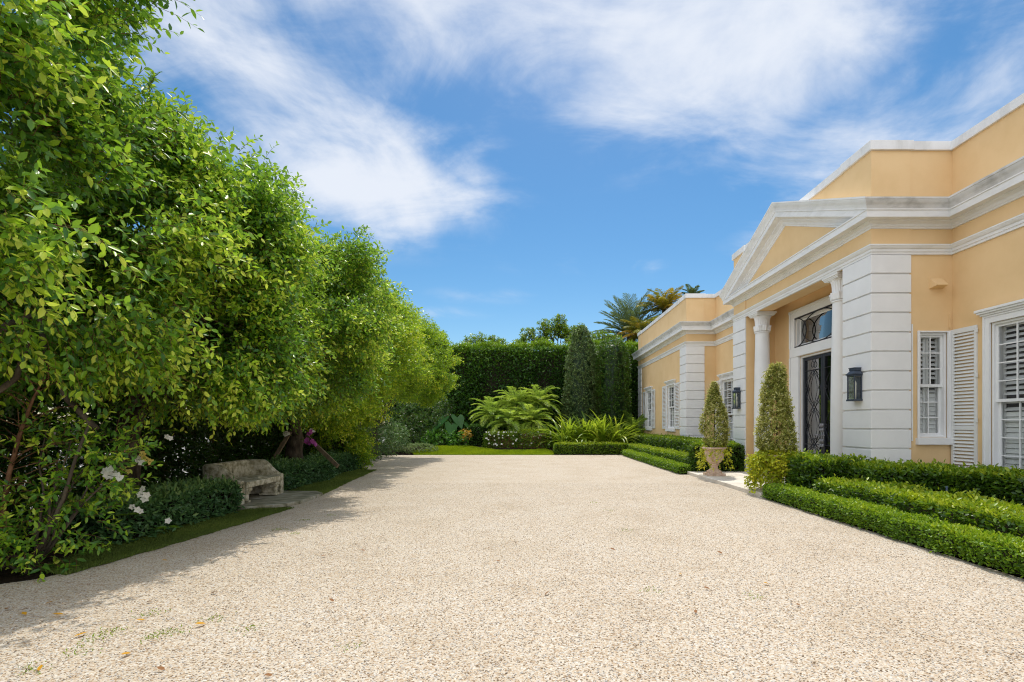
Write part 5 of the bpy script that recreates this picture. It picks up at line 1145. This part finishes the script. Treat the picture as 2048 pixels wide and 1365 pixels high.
shrub('broadleaf_shrub', 'mid green broad-leaved plants behind the lawn, left of the dark box hedge', 'shrub', [(-5.0, 28.6, 0.5, 1.0, 0.6, 0.6), (-3.9, 28.3, 0.5, 0.6, 0.5, 0.5)], 260, 0.17, M['bigleaf'], 0.75, 5, 0.75, 74, 0.3, 0)
shrub('grey_shrub', 'grey-green bush in the shade at the far left, below the last ficus', 'shrub', [(-7.3, 25.0, 1.0, 0.85, 0.6, 1.1), (-6.9, 26.2, 0.7, 0.7, 0.6, 0.75)], 900, 0.09, M['blue_hedge'], 0.6, 7, 0.45, 75, 0.4, 0)
shrub('croton', 'small orange and yellow croton beside the dark box hedge', 'plant', [(-3.4, 28.1, 0.95, 0.22, 0.18, 0.16)], 30, 0.13, M['gold_palm'], 0.85, 5, 0.5, 76, 0.2, 1)
def elephant_ear(label, x, y, specs):
    t = thing('elephant_ear', label, 'plant', (x, y, 0))
    for (dx, dy, z, az, tilt, s_) in specs:
        F = Fol(); c = np.array([x + dx, y + dy, z]); hd = np.array([math.cos(az), math.sin(az), 0]); ax = hd * math.cos(tilt) - UP * math.sin(tilt); sd_ = np.array([-math.sin(az), math.cos(az), 0]); nn = np.cross(sd_, -ax) 
        out = [(-0.32, 0.30), (-0.22, 0.48), (0.05, 0.52), (0.35, 0.40), (0.7, 0.18), (1.0, 0.0)]
        mid = [(-0.05, 0), (0.0, 0), (0.15, 0), (0.4, 0), (0.7, 0), (1.0, 0)]
        V = []
        for sg in (-1, 1):
            for (a, b), (ma, _) in zip(out, mid): V += [c + ax * ma * s_ - UP * 0, c + (ax * a + sd_ * sg * b) * s_ + UP * 0.10 * s_ * b + rng.normal(size=3) * 0.008]
        Fc = []
        for g in (0, 12):
            for k in range(5): Fc.append((g + 2 * k, g + 2 * k + 1, g + 2 * k + 3, g + 2 * k + 2))
        F.raw(np.array(V), [np.array(Fc)], np.full(len(V), np.clip(0.35 + rng.normal(0, 0.2), 0, 1)), 0); F.build('leaf', [M['bigleaf']], t, world=True)
        st = MB(); st.tube(limb((x, y, 0), tuple(c), 0.05, 5, 0.02), [0.03, 0.026, 0.022, 0.018, 0.014], 7); st.build('stalk', M['bigleaf'], t, smooth=True, world=True)
elephant_ear('elephant ear plant with huge heart-shaped leaves in front of the far hedge', -4.3, 29.0, [(0.35, -0.2, 1.85, -0.9, 0.95, 0.8), (-0.45, -0.1, 1.8, -2.3, 0.9, 0.75), (0.05, -0.5, 1.45, -1.6, 1.05, 0.75), (-0.85, -0.3, 1.3, -2.6, 0.8, 0.65), (0.75, 0.1, 1.5, -0.3, 0.8, 0.65)])
palm('fan_clump', 'pale feathery palm clump squeezed between the column tree and the house end', ((1268 - 1056) * 29.0 / 1024, 29.3, 0), 0.9, 22, 1.7, 26, 0.4, 0.035, M['palm'], 0.45, (0.3, 1.4), 1.0, 0.06, 0.12)

def open_tree(label, x, y, clumps, n, L, mat, tone, seed, r=0.12):
    t = thing('tree', label, 'tree', (x, y, 0)); F = Fol(); s = MB(); b = (x, y, -0.05); fork = Vector((x, y, 4.6)); s.tube([b, (x, y, 2.5), tuple(fork)], [r, r * 0.9, r * 0.8], 9)
    for (cx, cy, cz, rr) in clumps:
        c = Vector((cx, cy, cz)); lp = limb(fork, c, 0.15, 6, 0.08); s.tube(lp, [r * 0.6, r * 0.5, r * 0.4, r * 0.32, r * 0.22, r * 0.12], 7)
        m = int(n * rr * rr * 4); P = np.array(c) + rsph(m) * rr * (rng.random((m, 1)) ** 0.5); D = (P - np.array(c)) + UP * 0.15 + rsph(m) * 0.1
        twigs(F, P, D, rng.uniform(0.12, 0.25, m), 6, L, 0.45, tone, 0, np.where(rng.random(m) < 0.2, 0.4, 0), droop=0.1, rad=0.006)
        for k in range(0, m, 6): s.tube([tuple(lp[4]), tuple(P[k])], [r * 0.16, r * 0.06], 5)
    F.build('crown', [mat, M['twig']], t, world=True); s.build('trunk', M['bark'], t, smooth=True, world=True)
def pc(u, v, Y, r): p = px(u, v, Y); return (p[0], p[1], p[2], r)
open_tree('open tree with leaf clumps on bare branches, showing above the far hedge', (1110 - 1056) * 37 / 1024, 37, [pc(1058, 672, 37, .55), (pc(1090, 655, 37, .5)), pc(1103, 668, 37, .45), pc(1118, 646, 37, .5), pc(1125, 662, 37, .5), pc(1137, 672, 37, .55), pc(1158, 668, 37, .6), pc(1085, 682, 37, .5), pc(1040, 690, 37, .4)], 110, 0.18, M['hedge'], 0.45, 81)
open_tree('rounded light green tree just above the hedge right of the cone tree', (1195 - 1056) * 36 / 1024, 36, [pc(1180, 690, 36, .8), pc(1205, 688, 36, .8), pc(1150, 690, 36, .7), pc(1225, 690, 36, .7)], 100, 0.17, M['hedge'], 0.42, 82)
open_tree('small leafy tree top peeping over the left part of the far hedge', (960 - 1056) * 36 / 1024, 36, [pc(942, 688, 36, .5), pc(962, 684, 36, .5), pc(985, 688, 36, .5), pc(1003, 692, 36, .4)], 100, 0.17, M['hedge'], 0.42, 83)

# ------------------------------------------------------------------ litter on the gravel
def fallen(label, group, spots, mat, L):
    first = None
    for (u, v) in spots:
        Y = 1024 * EYE / (v - 849); X = (u - 1056) * Y / 1024
        if first is None:
            F = Fol(); F.leaves(np.zeros((1, 3)), np.array([[1.0, 0, 0.12]]), np.array([[0, 0.25, 1.0]]), L, L * 0.5, np.array([rng.random()]), 1, 0.35, -0.1)
            o = tag(F.build('fallen_leaf', [mat]), label, 'leaf', group); first = o
        else: o = first.copy(); COL.objects.link(o)
        o.location = (X, Y, 0.0); o.rotation_euler = (random.uniform(-.2, .2), random.uniform(-.1, .1), random.uniform(0, 6.28)); sc = random.uniform(0.8, 1.25); o.scale = (sc, sc, sc)
fallen('yellow fallen leaf lying on the pale gravel', 'yellow leaves fallen on the gravel', [(412, 1247), (290, 1240), (145, 1240), (128, 1229), (52, 1230), (147, 1274), (262, 1306), (335, 1121), (1358, 1147), (1538, 1168), (90, 1208), (78, 1342)], M['fallen_yellow'], 0.07)
fallen('brown fallen leaf lying on the pale gravel', 'brown leaves fallen on the gravel', [(420, 1187), (668, 1203), (292, 1205), (172, 1171), (318, 1153), (652, 1112), (730, 1102), (475, 1116), (545, 1351), (1392, 1227), (1445, 1108), (1420, 1178), (1000, 1122), (880, 1050), (330, 1340), (1230, 1100), (20, 1216), (760, 1075), (1090, 1190), (1600, 1210)], M['fallen_brown'], 0.055)
def weeds():
    P = []
    for (u, v, k) in ((300, 1225, 10), (230, 1262, 9), (205, 1265, 8), (180, 1280, 6), (160, 1302, 8), (420, 1238, 8), (320, 1268, 14), (345, 1262, 8), (60, 1335, 8), (1220, 1020, 5), (1250, 1060, 6), (1510, 1190, 6), (610, 1040, 8), (560, 1058, 10), (590, 1066, 10), (660, 1030, 6), (500, 1255, 8), (1190, 1005, 4), (700, 1290, 5), (1300, 1180, 5)):
        Y = 1024 * EYE / (v - 849); X = (u - 1056) * Y / 1024; P.append(np.array([X, Y, -0.01]) + rng.normal(size=(k * 5, 3)) * np.array([0.055, 0.05, 0]))
    P = np.concatenate(P); n = len(P); F = Fol()
    F.leaves(P, rsph(n) + UP * 0.7, UP + rsph(n) * 0.4, rng.uniform(0.012, 0.03, n), 0.008, 0.35 + rng.normal(0, 0.15, n), 0, 0.1, 0.2)
    tag(F.build('weeds', [M['grass']]), kind='stuff')
weeds()
